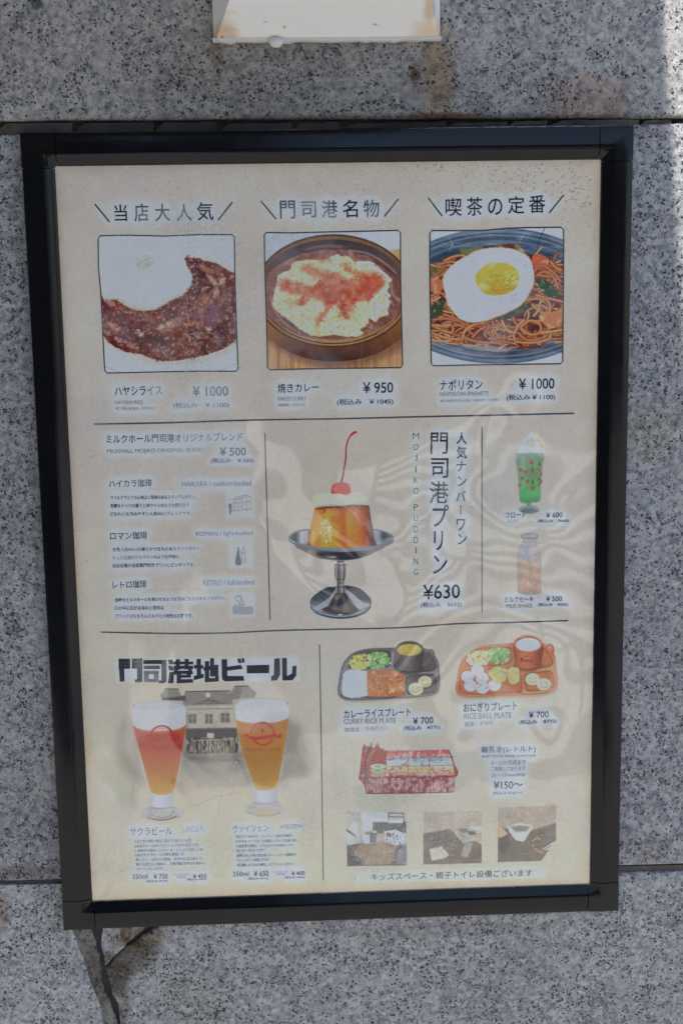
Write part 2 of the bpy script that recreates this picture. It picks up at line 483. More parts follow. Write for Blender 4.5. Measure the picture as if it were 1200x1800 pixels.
# front face leans outward as it rises, its two cheeks splay back to the wall
def boxv(x, y, z): return (x, y, z + ZC)
bm = bmesh.new()
yF0, yF1, H1 = yb - 0.008, yb - 0.050, z1 + 0.0
top = H1 + 0.16
xa1, xb1 = x1L, x1R
def fx(t):      # half-front edges along height parameter
    return xL + 0.004 + (xa1 - xL - 0.004) * t, xR - 0.0035 + (xb1 - xR + 0.0035) * t
v = []
for (z, t) in ((zz0, 0.0), (H1, 1.0), (top, 1.0)):
    p, q = fx(t)
    y = yF0 + (yF1 - yF0) * t
    zt = z
    v.append([bm.verts.new(boxv(xL + 0.0005, yb, zt)), bm.verts.new(boxv(p, y, zt)), bm.verts.new(boxv(q, y, zt)), bm.verts.new(boxv(xR - 0.0005, yb, zt))])
for i in range(2):
    for j in range(3):
        bm.faces.new((v[i][j], v[i][j + 1], v[i + 1][j + 1], v[i + 1][j]))
bm.faces.new(v[0]); bm.faces.new(v[2][::-1])
body = bm_obj('body', bm, M_WHITE.m, box, bevel=0.0012, seg=2)
bm = bmesh.new(); 
n = 40; rnd = random.Random(2)
lipz = [zB + zc for zc in [rnd.uniform(-0.0007, 0.0004) - (0.0012 if i in (3, 12, 13, 26, 31) else 0) for i in range(n)]]
for i in range(n - 1):
    xa_, xb_ = xL + (xR - xL) * i / (n - 1), xL + (xR - xL) * (i + 1) / (n - 1)
    za_, zb_ = lipz[i] + (zB2 - zB) * i / n, lipz[i + 1] + (zB2 - zB) * (i + 1) / n
    q = [(xa_, yb - 0.0095, za_), (xb_, yb - 0.0095, zb_), (xb_, yb - 0.0095, zz0 + 0.0008), (xa_, yb - 0.0095, zz0 + 0.0008),
         (xa_, yb, za_), (xb_, yb, zb_), (xb_, yb, zz0 + 0.0008), (xa_, yb, zz0 + 0.0008)]
    q = [bm.verts.new(boxv(*t)) for t in q]
    for f in ((0, 1, 2, 3), (4, 0, 3, 7), (1, 5, 6, 2), (4, 5, 1, 0), (3, 2, 6, 7)):
        bm.faces.new([q[t] for t in f])
bmesh.ops.remove_doubles(bm, verts=bm.verts[:], dist=1e-5)
bm_obj('bottom_lip', bm, M_DRIP, box)
bx_, bz_ = P(485, 74, yb - 0.012)
bm = bmesh.new()
bmesh.ops.create_uvsphere(bm, u_segments=20, v_segments=12, radius=0.0072, matrix=Matrix.Translation((bx_, yb - 0.0105, bz_ + ZC)) @ Matrix.Diagonal((1.0, 0.75, 0.74, 1)))
for vv in bm.verts:
    vv.co += Vector((rnd.uniform(-1, 1), 0, rnd.uniform(-1, 1))) * 0.00022
bm_obj('bolt_head', bm, M_DRIP, box, smooth=True)

# ------------------------------------------------------------------ sign frame
HX, HZ = 0.3262, 0.4500
frame = thing('sign_frame', 'black aluminium sign frame with rounded rails hung on the granite wall', 'frame')
def frame_mat(name, base):
    m = N(name)
    pos = m.pos()
    nz = m.noise(pos, 45, 5, 0.65)
    m.l(m.mix(nz.outputs[0], tuple(b * 0.7 for b in base), tuple(b * 1.2 for b in base)), m.b.inputs['Base Color'])
    m.l(m.ramp(nz.outputs[0], [(0.3, 0.10), (0.7, 0.20)]), m.b.inputs['Roughness'])
    m.b.inputs['Specular IOR Level'].default_value = 0.27
    return m.m
M_FRAME = frame_mat('black_anodised', (0.005, 0.005, 0.006))
M_CAP = frame_mat('black_plastic_cap', (0.007, 0.0065, 0.0065))
def profile():
    pts = [(0, 0), (0, 0.0125), (0.0007, 0.0138), (0.0022, 0.0144), (0.010, 0.0154), (0.0165, 0.0162), (0.0184, 0.0163), (0.0200, 0.0159),
           (0.0212, 0.0154), (0.0250, 0.0135), (0.0283, 0.0119), (0.0292, 0.0115), (0.0300, 0.0110), (0.0305, 0.0102), (0.0305, 0.0085)]
    return [(u * 0.0342 / 0.0305, h) for u, h in pts]
PR = profile()
CAP = 0.0350
def sweep(path, out, grow=0.0):
    """path: list of ((x,z) corner point, (ux,uz) inward direction); rings joined in order"""
    bm = bmesh.new()
    rings = []
    for (px, pz), (ux, uz) in path:
        ring = []
        for u, h in PR:
            h2 = h + (grow if h > 0 else 0)
            uu = u - grow if u < 0.022 else u + grow * 0.6
            ring.append(bm.verts.new((px + ux * uu, WALL_Y - h2, pz + uz * uu + ZC)))
        rings.append(ring)
    for r0, r1 in zip(rings[:-1], rings[1:]):
        for i in range(len(PR) - 1):
            bm.faces.new((r0[i], r0[i + 1], r1[i + 1], r1[i]))
    bm.faces.new(rings[0]); bm.faces.new(rings[-1][::-1])
    bmesh.ops.recalc_face_normals(bm, faces=bm.faces[:])
    return bm
def smooth_by_angle(o, deg=28):
    me = o.data
    me.polygons.foreach_set('use_smooth', [True] * len(me.polygons))
    try:
        me.set_sharp_from_angle(angle=math.radians(deg))
    except Exception:
        pass
for sx, sz in ((-1, 1), (1, 1), (1, -1), (-1, -1)):
    C0 = (sx * HX, sz * HZ)
    p1 = ((sx * (HX - CAP - 0.0012), sz * HZ), (0, -sz))
    p2 = ((sx * HX, sz * (HZ - CAP - 0.0012)), (-sx, 0))
    bm = sweep([p1, (C0, (-sx, -sz)), p2], 0, 0.0004)
    o = bm_obj('corner_cap', bm, M_CAP, frame); smooth_by_angle(o, 30)
cl = 0.0370
for (a0, a1, d) in (((-HX + cl, HZ), (HX - cl, HZ), (0, -1)), ((-HX + cl, -HZ), (HX - cl, -HZ), (0, 1)),
                    ((-HX, -HZ + cl), (-HX, HZ - cl), (1, 0)), ((HX, -HZ + cl), (HX, HZ - cl), (-1, 0))):
    bm = sweep([(a0, d), (a1, d)], 0)
    o = bm_obj('rail', bm, M_FRAME, frame); smooth_by_angle(o, 30)
bm = bmesh.new(); box_bm(bm, -HX + .002, HX - .002, WALL_Y - 0.0085, WALL_Y - 0.0002, ZC - HZ + .002, ZC + HZ - .002)
bm_obj('back_board', bm, plain('grey_backing', (0.2, 0.2, 0.19), 0.8), frame)

# ------------------------------------------------------------------ unseen surroundings: slab added to shade the wall, street side opposite
M_SOFFIT = plain('dark_soffit', (0.10, 0.09, 0.085), 0.8)
can = thing('shade_canopy', 'dark flat slab added out of view above the sign to shade the wall', 'shade_canopy')  # added out of view to shade the wall left of the sunlit strip
bm = bmesh.new(); box_bm(bm, -5.0, 0.248, -1.9, WALL_Y, 2.95, 3.10)
bm_obj('slab', bm, M_SOFFIT, can, bevel=0.006)
bm = bmesh.new(); box_bm(bm, -5.0, 0.245, -1.96, -1.903, 2.90, 3.16)
bm_obj('fascia', bm, plain('fascia_paint', (0.25, 0.24, 0.22), 0.6), can, bevel=0.004)
M_FAC = plain('brown_render', (0.10, 0.095, 0.09), 0.85, scale=3)
M_GL = plain('dark_window_glass', (0.02, 0.022, 0.025), 0.08)
M_PALE = plain('pale_window_frame', (0.55, 0.54, 0.5), 0.6)
def building(label, x0, x1, y, depth, h, nwin):
    bld = thing('shop_building', label, 'building')
    bm = bmesh.new(); box_bm(bm, x0, x1, y - depth, y, 0.0, h)
    bm_obj('wall', bm, M_FAC, bld)
    for ix in range(nwin):
        for iz in range(2):
            cx, cz = ((x0 + x1) / 2 if nwin < 3 else x0 + 1.1 + ix * (x1 - x0 - 2.2) / (nwin - 1)), 1.5 + iz * 2.5
            bm = bmesh.new()
            for q in ((cx - .6, cx - .53, cz - .7, cz + .7), (cx + .53, cx + .6, cz - .7, cz + .7), (cx - .53, cx + .53, cz + .63, cz + .7), (cx - .53, cx + .53, cz - .7, cz - .63), (cx - .03, cx + .03, cz - .63, cz + .63)):
                box_bm(bm, q[0], q[1], y, y + .06, q[2], q[3])
            fr = bm_obj('window_frame', bm, M_PALE, bld)
            bm = bmesh.new(); box_bm(bm, cx - .53, cx + .53, y + .002, y + .025, cz - .63, cz + .63)
            bm_obj('window_pane', bm, M_GL, fr)
building('near dark two storey shop across the pavement, to the left', -9.5, -1.25, -6.0, 5.0, 5.4, 4)
building('narrow dark block added across the pavement to darken reflections, between the other two buildings', -0.78, -0.02, -6.0, 2.0, 5.4, 0)  # unseen block, added so the film mirrors something dark here
building('far dark two storey shop added across the pavement to darken reflections, to the right', -6.0, 12.0, -17.0, 6.0, 5.6, 7)  # unseen, added behind to keep glare off the upper right of the film
M_RAIL = plain('dark_railing_paint', (0.03, 0.03, 0.032), 0.5)
rl = thing('stripe_railing', 'dark slats on posts added out of view on the sunlit pavement to stripe the reflections', 'stripe_railing')  # unseen slats, added to break the mirrored pavement into bright stripes
for k in range(12):
    bm = bmesh.new(); box_bm(bm, 0.30, 1.75, -3.53, -3.5, 0.10 + k * 0.105, 0.155 + k * 0.105)
    bm_obj('slat', bm, M_RAIL, rl, bevel=0.004)
for k in range(3):
    bm = bmesh.new(); box_bm(bm, 0.28 + k * 0.72, 0.33 + k * 0.72, -3.58, -3.531, 0.0, 1.40)
    bm_obj('post', bm, M_RAIL, rl, bevel=0.004)
#PRINT
# ================================================================== THE PRINTED SHEET
# The flat print (colours only) is painted into one sheet-sized picture, in the sheet's own metric plane.
CW, CH, PPM = 1500, 2125, 2500.0
_gx, _gy = np.meshgrid((np.arange(CW) + 0.5) / PPM - 0.3, (np.arange(CH) + 0.5) / PPM - 0.425)
PX, PY = PXY(_gx, _gy)          # measured-layout coordinates of every canvas point
PX = PX.astype(np.float32); PY = PY.astype(np.float32)
del _gx, _gy
CAN = np.zeros((CH, CW, 3), np.float32)
_rs = np.random.RandomState(7)
_tab = _rs.rand(64, 256, 256).astype(np.float32)

def vnoise(X, Y, scale, seed=0):
    x = X / scale + 1000.0; y = Y / scale + 1000.0
    xi = np.floor(x).astype(np.int32); yi = np.floor(y).astype(np.int32)
    fx = x - xi; fy = y - yi
    fx = fx * fx * (3 - 2 * fx); fy = fy * fy * (3 - 2 * fy)
    t = _tab[seed % 64]
    a = t[yi & 255, xi & 255]; b = t[yi & 255, (xi + 1) & 255]
    c = t[(yi + 1) & 255, xi & 255]; d = t[(yi + 1) & 255, (xi + 1) & 255]
    return (a * (1 - fx) + b * fx) * (1 - fy) + (c * (1 - fx) + d * fx) * fy

def fbm(X, Y, scale, octv=4, seed=0, rough=0.55):
    s = 0; a = 1.0; t = 0
    for i in range(octv):
        s = s + a * vnoise(X, Y, scale / (2 ** i), seed + i * 7)
        t += a; a *= rough
    return s / t

def sm(v, a, b):
    t = np.clip((v - a) / (b - a), 0, 1)
    return t * t * (3 - 2 * t)

def C3(*c):
    return np.array(c, np.float32) / 255.0

def lerp(a, b, t):
    t = np.asarray(t)[..., None]
    return np.asarray(a, np.float32) * (1 - t) + np.asarray(b, np.float32) * t

def stops(t, lst):
    """piecewise colour ramp"""
    out = np.empty(t.shape + (3,), np.float32)
    ps = [p for p, c in lst]
    for k in range(3):
        out[..., k] = np.interp(t, ps, [c[k] / 255.0 for p, c in lst])
    return out

def window(x0, y0, x1, y1):
    pts = [P(x0, y0), P(x1, y0), P(x1, y1), P(x0, y1)]
    a0 = min(p[0] for p in pts); a1 = max(p[0] for p in pts)
    b0 = min(p[1] for p in pts); b1 = max(p[1] for p in pts)
    i0 = max(0, int((a0 + 0.3) * PPM) - 1); i1 = min(CW, int((a1 + 0.3) * PPM) + 2)
    j0 = max(0, int((b0 + 0.425) * PPM) - 1); j1 = min(CH, int((b1 + 0.425) * PPM) + 2)
    return slice(j0, j1), slice(i0, i1)

def sdist(pts, X, Y, closed=True):
    """signed (inside > 0) distance to polygon, or -distance to a polyline"""
    best = np.full(X.shape, 1e9, np.float32)
    ins = np.zeros(X.shape, bool)
    n = len(pts)
    for i in range(n if closed else n - 1):
        x0, y0 = pts[i]; x1, y1 = pts[(i + 1) % n]
        dx, dy = x1 - x0, y1 - y0
        L = dx * dx + dy * dy + 1e-9
        t = np.clip(((X - x0) * dx + (Y - y0) * dy) / L, 0, 1)
        d = (X - x0 - t * dx) ** 2 + (Y - y0 - t * dy) ** 2
        np.minimum(best, d, out=best)
        if closed and abs(dy) > 1e-9:
            cr = (y0 > Y) != (y1 > Y)
            ins ^= cr & (X < (x1 - x0) * (Y - y0) / dy + x0)
    best = np.sqrt(best)
    return np.where(ins, best, -best) if closed else -best

def spline(pts, n=6, closed=True):
    out = []
    m = len(pts)
    rng = range(m) if closed else range(m - 1)
    for i in rng:
        if closed:
            p0, p1, p2, p3 = pts[i - 1], pts[i], pts[(i + 1) % m], pts[(i + 2) % m]
        else:
            p0, p1, p2, p3 = pts[max(i - 1, 0)], pts[i], pts[i + 1], pts[min(i + 2, m - 1)]
        for k in range(n):
            t = k / n
            out.append(tuple(0.5 * ((2 * p1[j]) + (-p0[j] + p2[j]) * t + (2 * p0[j] - 5 * p1[j] + 4 * p2[j] - p3[j]) * t * t + (-p0[j] + 3 * p1[j] - 3 * p2[j] + p3[j]) * t ** 3) for j in (0, 1)))
    if not closed:
        out.append(pts[-1])
    return out

def ell(cx, cy, rx, ry, rot=0.0, n=36, a0=0, a1=360):
    out = []
    full = abs(a1 - a0) >= 360
    for i in range(n if full else n + 1):
        t = math.radians(a0 + (a1 - a0) * i / n)
        x, y = rx * math.cos(t), ry * math.sin(t)
        c, s = math.cos(rot), math.sin(rot)
        out.append((cx + x * c - y * s, cy + x * s + y * c))
    return out

CLIP = None
def fill(pts, col, a=1.0, soft=1.0, jag=None, mul=False):
    """pts in layout coordinates; col: rgb 0-255, or function(X, Y, sd) -> rgb array; a: number or function"""
    xs = [p[0] for p in pts]; ys = [p[1] for p in pts]
    sl = window(min(xs) - soft - 2, min(ys) - soft - 2, max(xs) + soft + 2, max(ys) + soft + 2)
    X, Y = PX[sl], PY[sl]
    if X.size == 0:
        return
    sd = sdist(pts, X, Y)
    if jag:
        sd = sd + (fbm(X, Y, jag[0], 3, jag[2] if len(jag) > 2 else 5) - 0.5) * jag[1]
    cov = np.clip(0.5 + sd / soft, 0, 1)
    put(sl, cov, col, a, X, Y, sd, mul)

def put(sl, cov, col, a, X, Y, sd, mul=False):
    if CLIP is not None:
        cov = cov * CLIP[sl]
    if callable(a):
        cov = cov * a(X, Y, sd)
    else:
        cov = cov * a
    c = col(X, Y, sd) if callable(col) else C3(*col)
    if mul:
        c = CAN[sl] * c
    cov = cov[..., None]
    CAN[sl] = CAN[sl] * (1 - cov) + c * cov

def stroke(pts, w, col, a=1.0, soft=0.9, profile=None):
    xs = [p[0] for p in pts]; ys = [p[1] for p in pts]
    e = w + soft + 1
    sl = window(min(xs) - e, min(ys) - e, max(xs) + e, max(ys) + e)
    X, Y = PX[sl], PY[sl]
    if X.size == 0:
        return
    d = -sdist(pts, X, Y, False)
    cov = np.clip(0.5 + (w / 2 - d) / soft, 0, 1)
    if profile:
        c0 = profile(d / (w / 2), X, Y)
        put(sl, cov, lambda X_, Y_, s_: c0, a, X, Y, d)
    else:
        put(sl, cov, col, a, X, Y, d)

def dabs(n, region, size, cols, a=1.0, seed=1, aspect=1.6, ang=None, soft=0.8, inside=0.0):
    """many small uneven ellipses inside a polygon (layout coordinates)"""
    rnd = random.Random(seed)
    xs = [p[0] for p in region]; ys = [p[1] for p in region]
    k = 0; tries = 0
    while k < n and tries < n * 6:
        tries += 1
        x = rnd.uniform(min(xs), max(xs)); y = rnd.uniform(min(ys), max(ys))
        ins = False
        m = len(region)
        for i in range(m):
            x0, y0 = region[i]; x1, y1 = region[(i + 1) % m]
            if (y0 > y) != (y1 > y) and x < (x1 - x0) * (y - y0) / (y1 - y0) + x0:
                ins = not ins
        if not ins:
            continue
        k += 1
        s = rnd.uniform(size[0], size[1])
        t = (rnd.uniform(0, math.pi) if ang is None else rnd.gauss(ang, 0.35))
        sl = window(x - s * 2 - 1, y - s * 2 - 1, x + s * 2 + 1, y + s * 2 + 1)
        X, Y = PX[sl] - x, PY[sl] - y
        if X.size == 0:
            continue
        u = X * math.cos(t) + Y * math.sin(t); v = -X * math.sin(t) + Y * math.cos(t)
        ra, rb = s * math.sqrt(aspect), s / math.sqrt(aspect)
        r = np.sqrt((u / ra) ** 2 + (v / rb) ** 2)
        cov = np.clip(0.5 + (1 - r) * min(ra, rb) / soft, 0, 1)
        put(sl, cov, rnd.choice(cols), a, X, Y, r)

def glow(x0, y0, x1, y1, dy=0.0, a=0.8, soft=16, col=(203, 207, 214)):
    """pale halo printed behind a line of lettering; dy = rise of its right end"""
    pts = [(x0, y0), (x1, y0 - dy), (x1, y1 - dy), (x0, y1)]
    sl = window(x0 - soft, min(y0, y0 - dy) - soft, x1 + soft, max(y1, y1 - dy) + soft)
    X, Y = PX[sl], PY[sl]
    sd = sdist(pts, X, Y)
    cov = sm(sd, -soft * 0.8, soft * 0.25)
    put(sl, cov, col, a, X, Y, sd)

def grade(pts, gain=1.0, lift=0.0, sat=1.0, soft=1.5):
    """tone of one printed picture"""
    xs = [p_[0] for p_ in pts]; ys = [p_[1] for p_ in pts]
    sl = window(min(xs) - 2, min(ys) - 2, max(xs) + 2, max(ys) + 2)
    cov = np.clip(0.5 + sdist(pts, PX[sl], PY[sl]) / soft, 0, 1)[..., None]
    c = CAN[sl]
    g = c.mean(-1, keepdims=True)
    n = g + (c - g) * sat
    n = (n - 0.4) * gain + 0.4 + lift
    n = n * (1 + (fbm(PX[sl], PY[sl], 3.0, 3, 60) - 0.5)[..., None] * 0.16)
    CAN[sl] = c * (1 - cov) + np.clip(n, 0.01, 1) * cov
PARTS = []      # (name, outline, proud distance)
LINES = []

# ---- paper: cream, mottled like parchment
X, Y = PX, PY
t = np.clip((Y - 280) / 1300, 0, 1)
CAN[:] = stops(t, [(0, (186, 176, 164)), (0.35, (183, 174, 161)), (0.62, (184, 175, 160)), (0.85, (189, 178, 157)), (1, (193, 181, 155))])
n1 = fbm(X, Y, 160, 5, 1); n2 = fbm(X, Y, 34, 4, 3); n3 = fbm(X, Y, 5, 3, 9)
CAN *= (1 + (n1 - 0.5) * 0.10 + (n2 - 0.5) * 0.05 + (n3 - 0.5) * 0.035)[..., None]
CAN *= 1 + (fbm(X, Y, 260, 3, 12) - 0.5)[..., None] * np.array([0.02, 0.0, -0.07], np.float32)
# darker and browner along the sheet's edge, small specks near the top
ed = np.minimum(np.minimum(X - (97 + (Y - 292) * 66 / 1291), (1055 - (Y - 280) * 20 / 1273) - X), np.minimum(Y - (292 - (X - 97) * 12 / 958), (1583 - (X - 163) * 30 / 872) - Y))
k = np.exp(-np.clip(ed, 0, 99) / 9.0) * (0.5 + 0.5 * fbm(X, Y, 30, 4, 20))
CAN[:] = CAN * (1 - k[..., None] * np.array([0.16, 0.20, 0.28], np.float32))
dabs(420, [(110, 300), (1045, 292), (1045, 460), (110, 320)], (0.5, 1.3), [(130, 122, 110), (150, 142, 130), (110, 104, 96)], 0.7, 3)
dabs(160, [(720, 290), (1045, 285), (1040, 380), (900, 330)], (0.6, 1.6), [(120, 112, 104), (100, 95, 92)], 0.7, 4)
dabs(60, [(110, 640), (170, 640), (190, 1540), (170, 1540)], (0.5, 1.2), [(130, 122, 110)], 0.7, 5)

def rrect(q, r=12, n=5):
    """rounded quadrilateral"""
    out = []
    for i in range(4):
        p0, p1, p2 = q[i - 1], q[i], q[(i + 1) % 4]
        def tow(a, b, d):
            L = math.hypot(b[0] - a[0], b[1] - a[1])
            return (a[0] + (b[0] - a[0]) * d / L, a[1] + (b[1] - a[1]) * d / L)
        a, b = tow(p1, p0, r), tow(p1, p2, r)
        for k in range(n + 1):
            t = k / n
            out.append(((1 - t) ** 2 * a[0] + 2 * t * (1 - t) * p1[0] + t * t * b[0], (1 - t) ** 2 * a[1] + 2 * t * (1 - t) * p1[1] + t * t * b[1]))
    return out

def setclip(pts):
    global CLIP
    if pts is None:
        CLIP = None
        return
    CLIP = np.zeros((CH, CW), np.float32)
    xs = [p[0] for p in pts]; ys = [p[1] for p in pts]
    sl = window(min(xs) - 2, min(ys) - 2, max(xs) + 2, max(ys) + 2)
    CLIP[sl] = np.clip(0.5 + sdist(pts, PX[sl], PY[sl]), 0, 1)


# ------------------------------------------------------------------ lettering: (text, left x, left y, right x, right y, height, colour, weight, name, halo)
INK = (24, 25, 29); OLV = (104, 98, 50); GRY = (76, 78, 82); SOFTK = (52, 53, 57)
TX = []
HALO = []
def T(cr, body, xl, yl, xr, yr, h, col=INK, wt=0.0, name='lettering', halo=0.75):
    s = cr.s; ox, oy = cr.o
    a = (ox + xl / s, oy + yl / s); b = (ox + xr / s, oy + yr / s)
    TX.append((body, a, b, h / s, col, wt, name))
    HALO.append((len(TX) - 1, halo))
k1 = crop(150, 320, 4); k2 = crop(440, 320, 4); k3 = crop(730, 320, 4)
SLASH = []
NL = 0.008
for cr, word, cells in ((k1, '当店大人気', ((205, 295, 158, 276), (345, 446, 152, 278), (490, 597, 152, 276), (640, 752, 156, 274), (785, 900, 142, 270))),
                        (k2, '門司港名物', ((208, 315, 130, 258), (358, 462, 136, 250), (500, 612, 128, 252), (648, 754, 124, 250), (795, 905, 124, 248))),
                        (k3, '喫茶の定番', ((210, 325, 112, 240), (358, 470, 106, 238), (508, 610, 116, 232), (648, 765, 98, 224), (795, 912, 92, 218)))):
    for ch, (xa_, xb_, ya_, yb_) in zip(word, cells):
        T(cr, ch, xa_, (ya_ + yb_) / 2 + 1, xb_, (ya_ + yb_) / 2 - 1, yb_ - ya_, wt=NL, name='heading', halo=.9)
for cr, a0, a1, b0, b1 in ((k1, (68, 155), (172, 280), (1035, 140), (935, 267)), (k2, (75, 135), (182, 262), (1040, 118), (940, 243)), (k3, (88, 110), (187, 240), (1040, 90), (938, 218))):
    for p in ((a0, a1), (b0, b1)):
        q = cr(p)
        SLASH.append(q)
        LINES.append(('slash_mark', q, 2.6, INK))
T(k1, 'ハヤシライス', 208, 1470, 540, 1464, 66, wt=NL)
T(k1, 'HAYASHI RICE', 212, 1550, 405, 1548, 26, OLV, 0.0)
T(k1, '肉丁葱头盖浇饭 / 하이라이스', 215, 1594, 500, 1590, 22, OLV, 0.0)
T(k1, '¥ 1000', 755, 1472, 1005, 1468, 72, wt=0.01, name='price')
T(k1, '(税込み　¥ 1100)', 618, 1574, 1012, 1570, 46, wt=0.006, name='price')
T(k2, '焼きカレー', 192, 1450, 480, 1442, 66, wt=NL)
T(k2, 'BAKED CURRY', 193, 1524, 393, 1522, 28, OLV)
T(k2, '焗咖喱 / 야끼카레', 195, 1570, 383, 1566, 20, OLV)
T(k2, '¥ 950', 790, 1447, 1003, 1443, 78, wt=0.01, name='price')
T(k2, '(税込み　¥ 1045)', 608, 1550, 1003, 1545, 50, wt=0.01, name='price')
T(k3, 'ナポリタン', 170, 1427, 470, 1420, 74, wt=NL)
T(k3, 'NEAPOLITAN SPAGHETTI', 172, 1490, 512, 1486, 28, OLV)
T(k3, '那不勒斯风意大利面 / 나폴리탄 스파게티', 175, 1540, 578, 1530, 20, OLV)
T(k3, '¥ 1000', 725, 1420, 975, 1414, 78, wt=0.01, name='price')
T(k3, '(税込み ¥ 1100)', 638, 1518, 980, 1513, 48, wt=0.01, name='price')
k6 = crop(160, 740, 3.871)
T(k6, 'ミルクホール門司港オリジナルブレンド', 105, 124, 1030, 106, 60, wt=NL)
T(k6, 'MILKHALL MOJIKO ORIGINAL BLEND', 110, 210, 765, 200, 34, OLV)
T(k6, '¥ 500', 875, 210, 1055, 206, 58, wt=0.01, name='price')
T(k6, '(税込み　¥ 550)', 815, 272, 1108, 270, 36, wt=0.01, name='price')
T(k6, 'ハイカラ珈琲', 122, 428, 415, 421, 54, wt=NL)
T(k6, 'HAIKARA / medium-bodied', 620, 430, 1090, 422, 36, GRY)
for i, (s_, x1_) in enumerate((('マイルドでとても心地よい苦味のあるミディアムボディ。', 715), ('芳醇なナッツの香りと赤ワインのような奥行きで', 668), ('どなたにも飲みやすい人気NO.1ブレンドです。', 685))):
    T(k6, s_, 132, 522 + i * 56, x1_, 516 + i * 56, 28, SOFTK, 0.016, 'small_print', halo=.6)
T(k6, 'ロマン珈琲', 132, 783, 383, 778, 54, wt=NL)
T(k6, 'ROMAN / light-bodied', 715, 773, 1100, 766, 36, GRY)
for i, (s_, x1_) in enumerate((('女性人気NO.1の滑らかで甘みのあるライトボディ。', 752), ('優しい口当たりとベリーのような風味に', 600), ('当店自慢の自家製門司港プリンにピッタリです。', 708))):
    T(k6, s_, 148, 875 + i * 55, x1_, 867 + i * 55, 28, SOFTK, 0.016, 'small_print', halo=.6)
T(k6, 'レトロ珈琲', 148, 1116, 380, 1110, 52, wt=NL)
T(k6, 'RETRO / full-bodied', 762, 1102, 1108, 1095, 36, GRY)
for i, (s_, x1_) in enumerate((('当時のミルクホールを思わせるような飲みごたえのあるフルボディ。', 920), ('口の中に広がる深みと苦味は', 497), ('ブラックはもちろんミルクとの相性も抜群です。', 695))):
    T(k6, s_, 164, 1219 + i * 54, x1_, (1205, 1270, 1325)[i], 29, SOFTK, 0.016, 'small_print', halo=.6)
k5 = crop(700, 740, 3.4286)
for ch, v in zip('MOJIKOPUDDING', (90, 158, 222, 290, 357, 422, 520, 587, 652, 717, 780, 845, 910)):
    w = {'J': 9, 'I': 4, 'M': 19, 'O': 16}.get(ch, 13)
    T(k5, ch, 105 - w, v, 105 + w, v, 37, OLV, -0.004, 'pudding_name', halo=.5)
for ch, u, v, w, h in (('門', 245, 134, 104, 130), ('司', 248, 284, 104, 120), ('港', 244, 430, 112, 132), ('プ', 252, 572, 98, 134), ('リ', 240, 722, 54, 120), ('ン', 250, 866, 84, 112)):
    T(k5, ch, u - w / 2, v, u + w / 2, v, h, INK, 0.006, 'pudding_name', halo=.9)
for ch, u, v, w, h in (('人', 380, 104, 64, 72), ('気', 380, 190, 62, 74), ('ナ', 378, 274, 58, 62), ('ン', 382, 363, 54, 60), ('バ', 376, 453, 58, 66), ('ワ', 375, 625, 52, 70), ('ン', 384, 712, 54, 66)):
    T(k5, ch, u - w / 2, v, u + w / 2, v, h, INK, 0.008, 'pudding_name', halo=.9)
LINES.append(('pudding_name', k5([(375, 508), (374, 565)]), 1.8, INK))
T(k5, '¥630', 148, 1032, 370, 1024, 88, wt=0.01, name='price')
T(k5, '(税込み　¥693)', 135, 1112, 378, 1106, 36, SOFTK, wt=0.01, name='price')
T(k5, 'フロート', 645, 568, 765, 564, 34, wt=NL)
T(k5, 'FLOAT', 658, 606, 722, 604, 18, OLV)
T(k5, '¥ 600', 888, 568, 987, 564, 31, wt=0.01, name='price')
T(k5, '(税込み　¥660)', 838, 604, 1027, 601, 23, wt=0.01, name='price')
T(k5, 'ミルクセーキ', 638, 1076, 812, 1073, 34, wt=NL)
T(k5, 'MILK SHAKE', 647, 1115, 805, 1113, 22, OLV)
T(k5, '¥ 500', 888, 1072, 984, 1070, 31, wt=0.01, name='price')
T(k5, '(税込み　¥550)', 838, 1109, 1022, 1106, 23, wt=0.01, name='price')
k7 = crop(170, 1110, 3)
glow(208, 1162, 522, 1196, dy=3, a=.6, soft=12)
T(k7, 'サクラビール', 178, 1056, 398, 1050, 42, SOFTK, 0.0)
T(k7, 'LAGER', 452, 1044, 568, 1038, 32, (150, 146, 128), -0.004)
for i, (s_, x0_, x1_) in enumerate((('大正二年に門司で誕生し国内外で愛された伝統', 200, 500), ('日本初のビールはサクラビールと呼ばれ復活させた', 200, 540), ('優良素材を原料にアルコール・ふくよかな香りと味', 200, 560),
                                    ('当時のサクラビールの味を再現し製', 202, 460), ('造したく、お好みの苦味、まろやかな口当たり。', 206, 560), ('豊かな泡立ちと風味に、食事が進む爽やかな味わい', 208, 572), ('リピートしたビールです。', 212, 352))):
    T(k7, s_, x0_, 1108 + i * 24, x1_, 1104 + i * 24 - (3 if i < 6 else 0), 17, (62, 62, 60), 0.012, 'small_print', halo=.35)
T(k7, '350ml', 190, 1293, 270, 1291, 26, SOFTK, wt=0.01, name='price'); T(k7, '¥ 700', 300, 1292, 375, 1290, 28, wt=0.01, name='price')
T(k7, '(税込み ¥770)', 262, 1318, 375, 1316, 14, wt=0.01, name='price'); T(k7, 'テイスティング', 408, 1284, 484, 1281, 11, SOFTK, name='small_print'); T(k7, 'Tasting', 424, 1297, 470, 1295, 11, SOFTK, name='small_print')
T(k7, '¥ 450', 508, 1291, 580, 1288, 22, wt=0.01, name='price'); T(k7, '(税込み ¥495)', 475, 1309, 580, 1306, 13, wt=0.01, name='price')
T(k7, 'ヴァイツェン', 718, 1042, 905, 1036, 38, SOFTK, 0.0)
T(k7, 'WEIZEN', 965, 1030, 1080, 1026, 22, (128, 122, 92), -0.002)
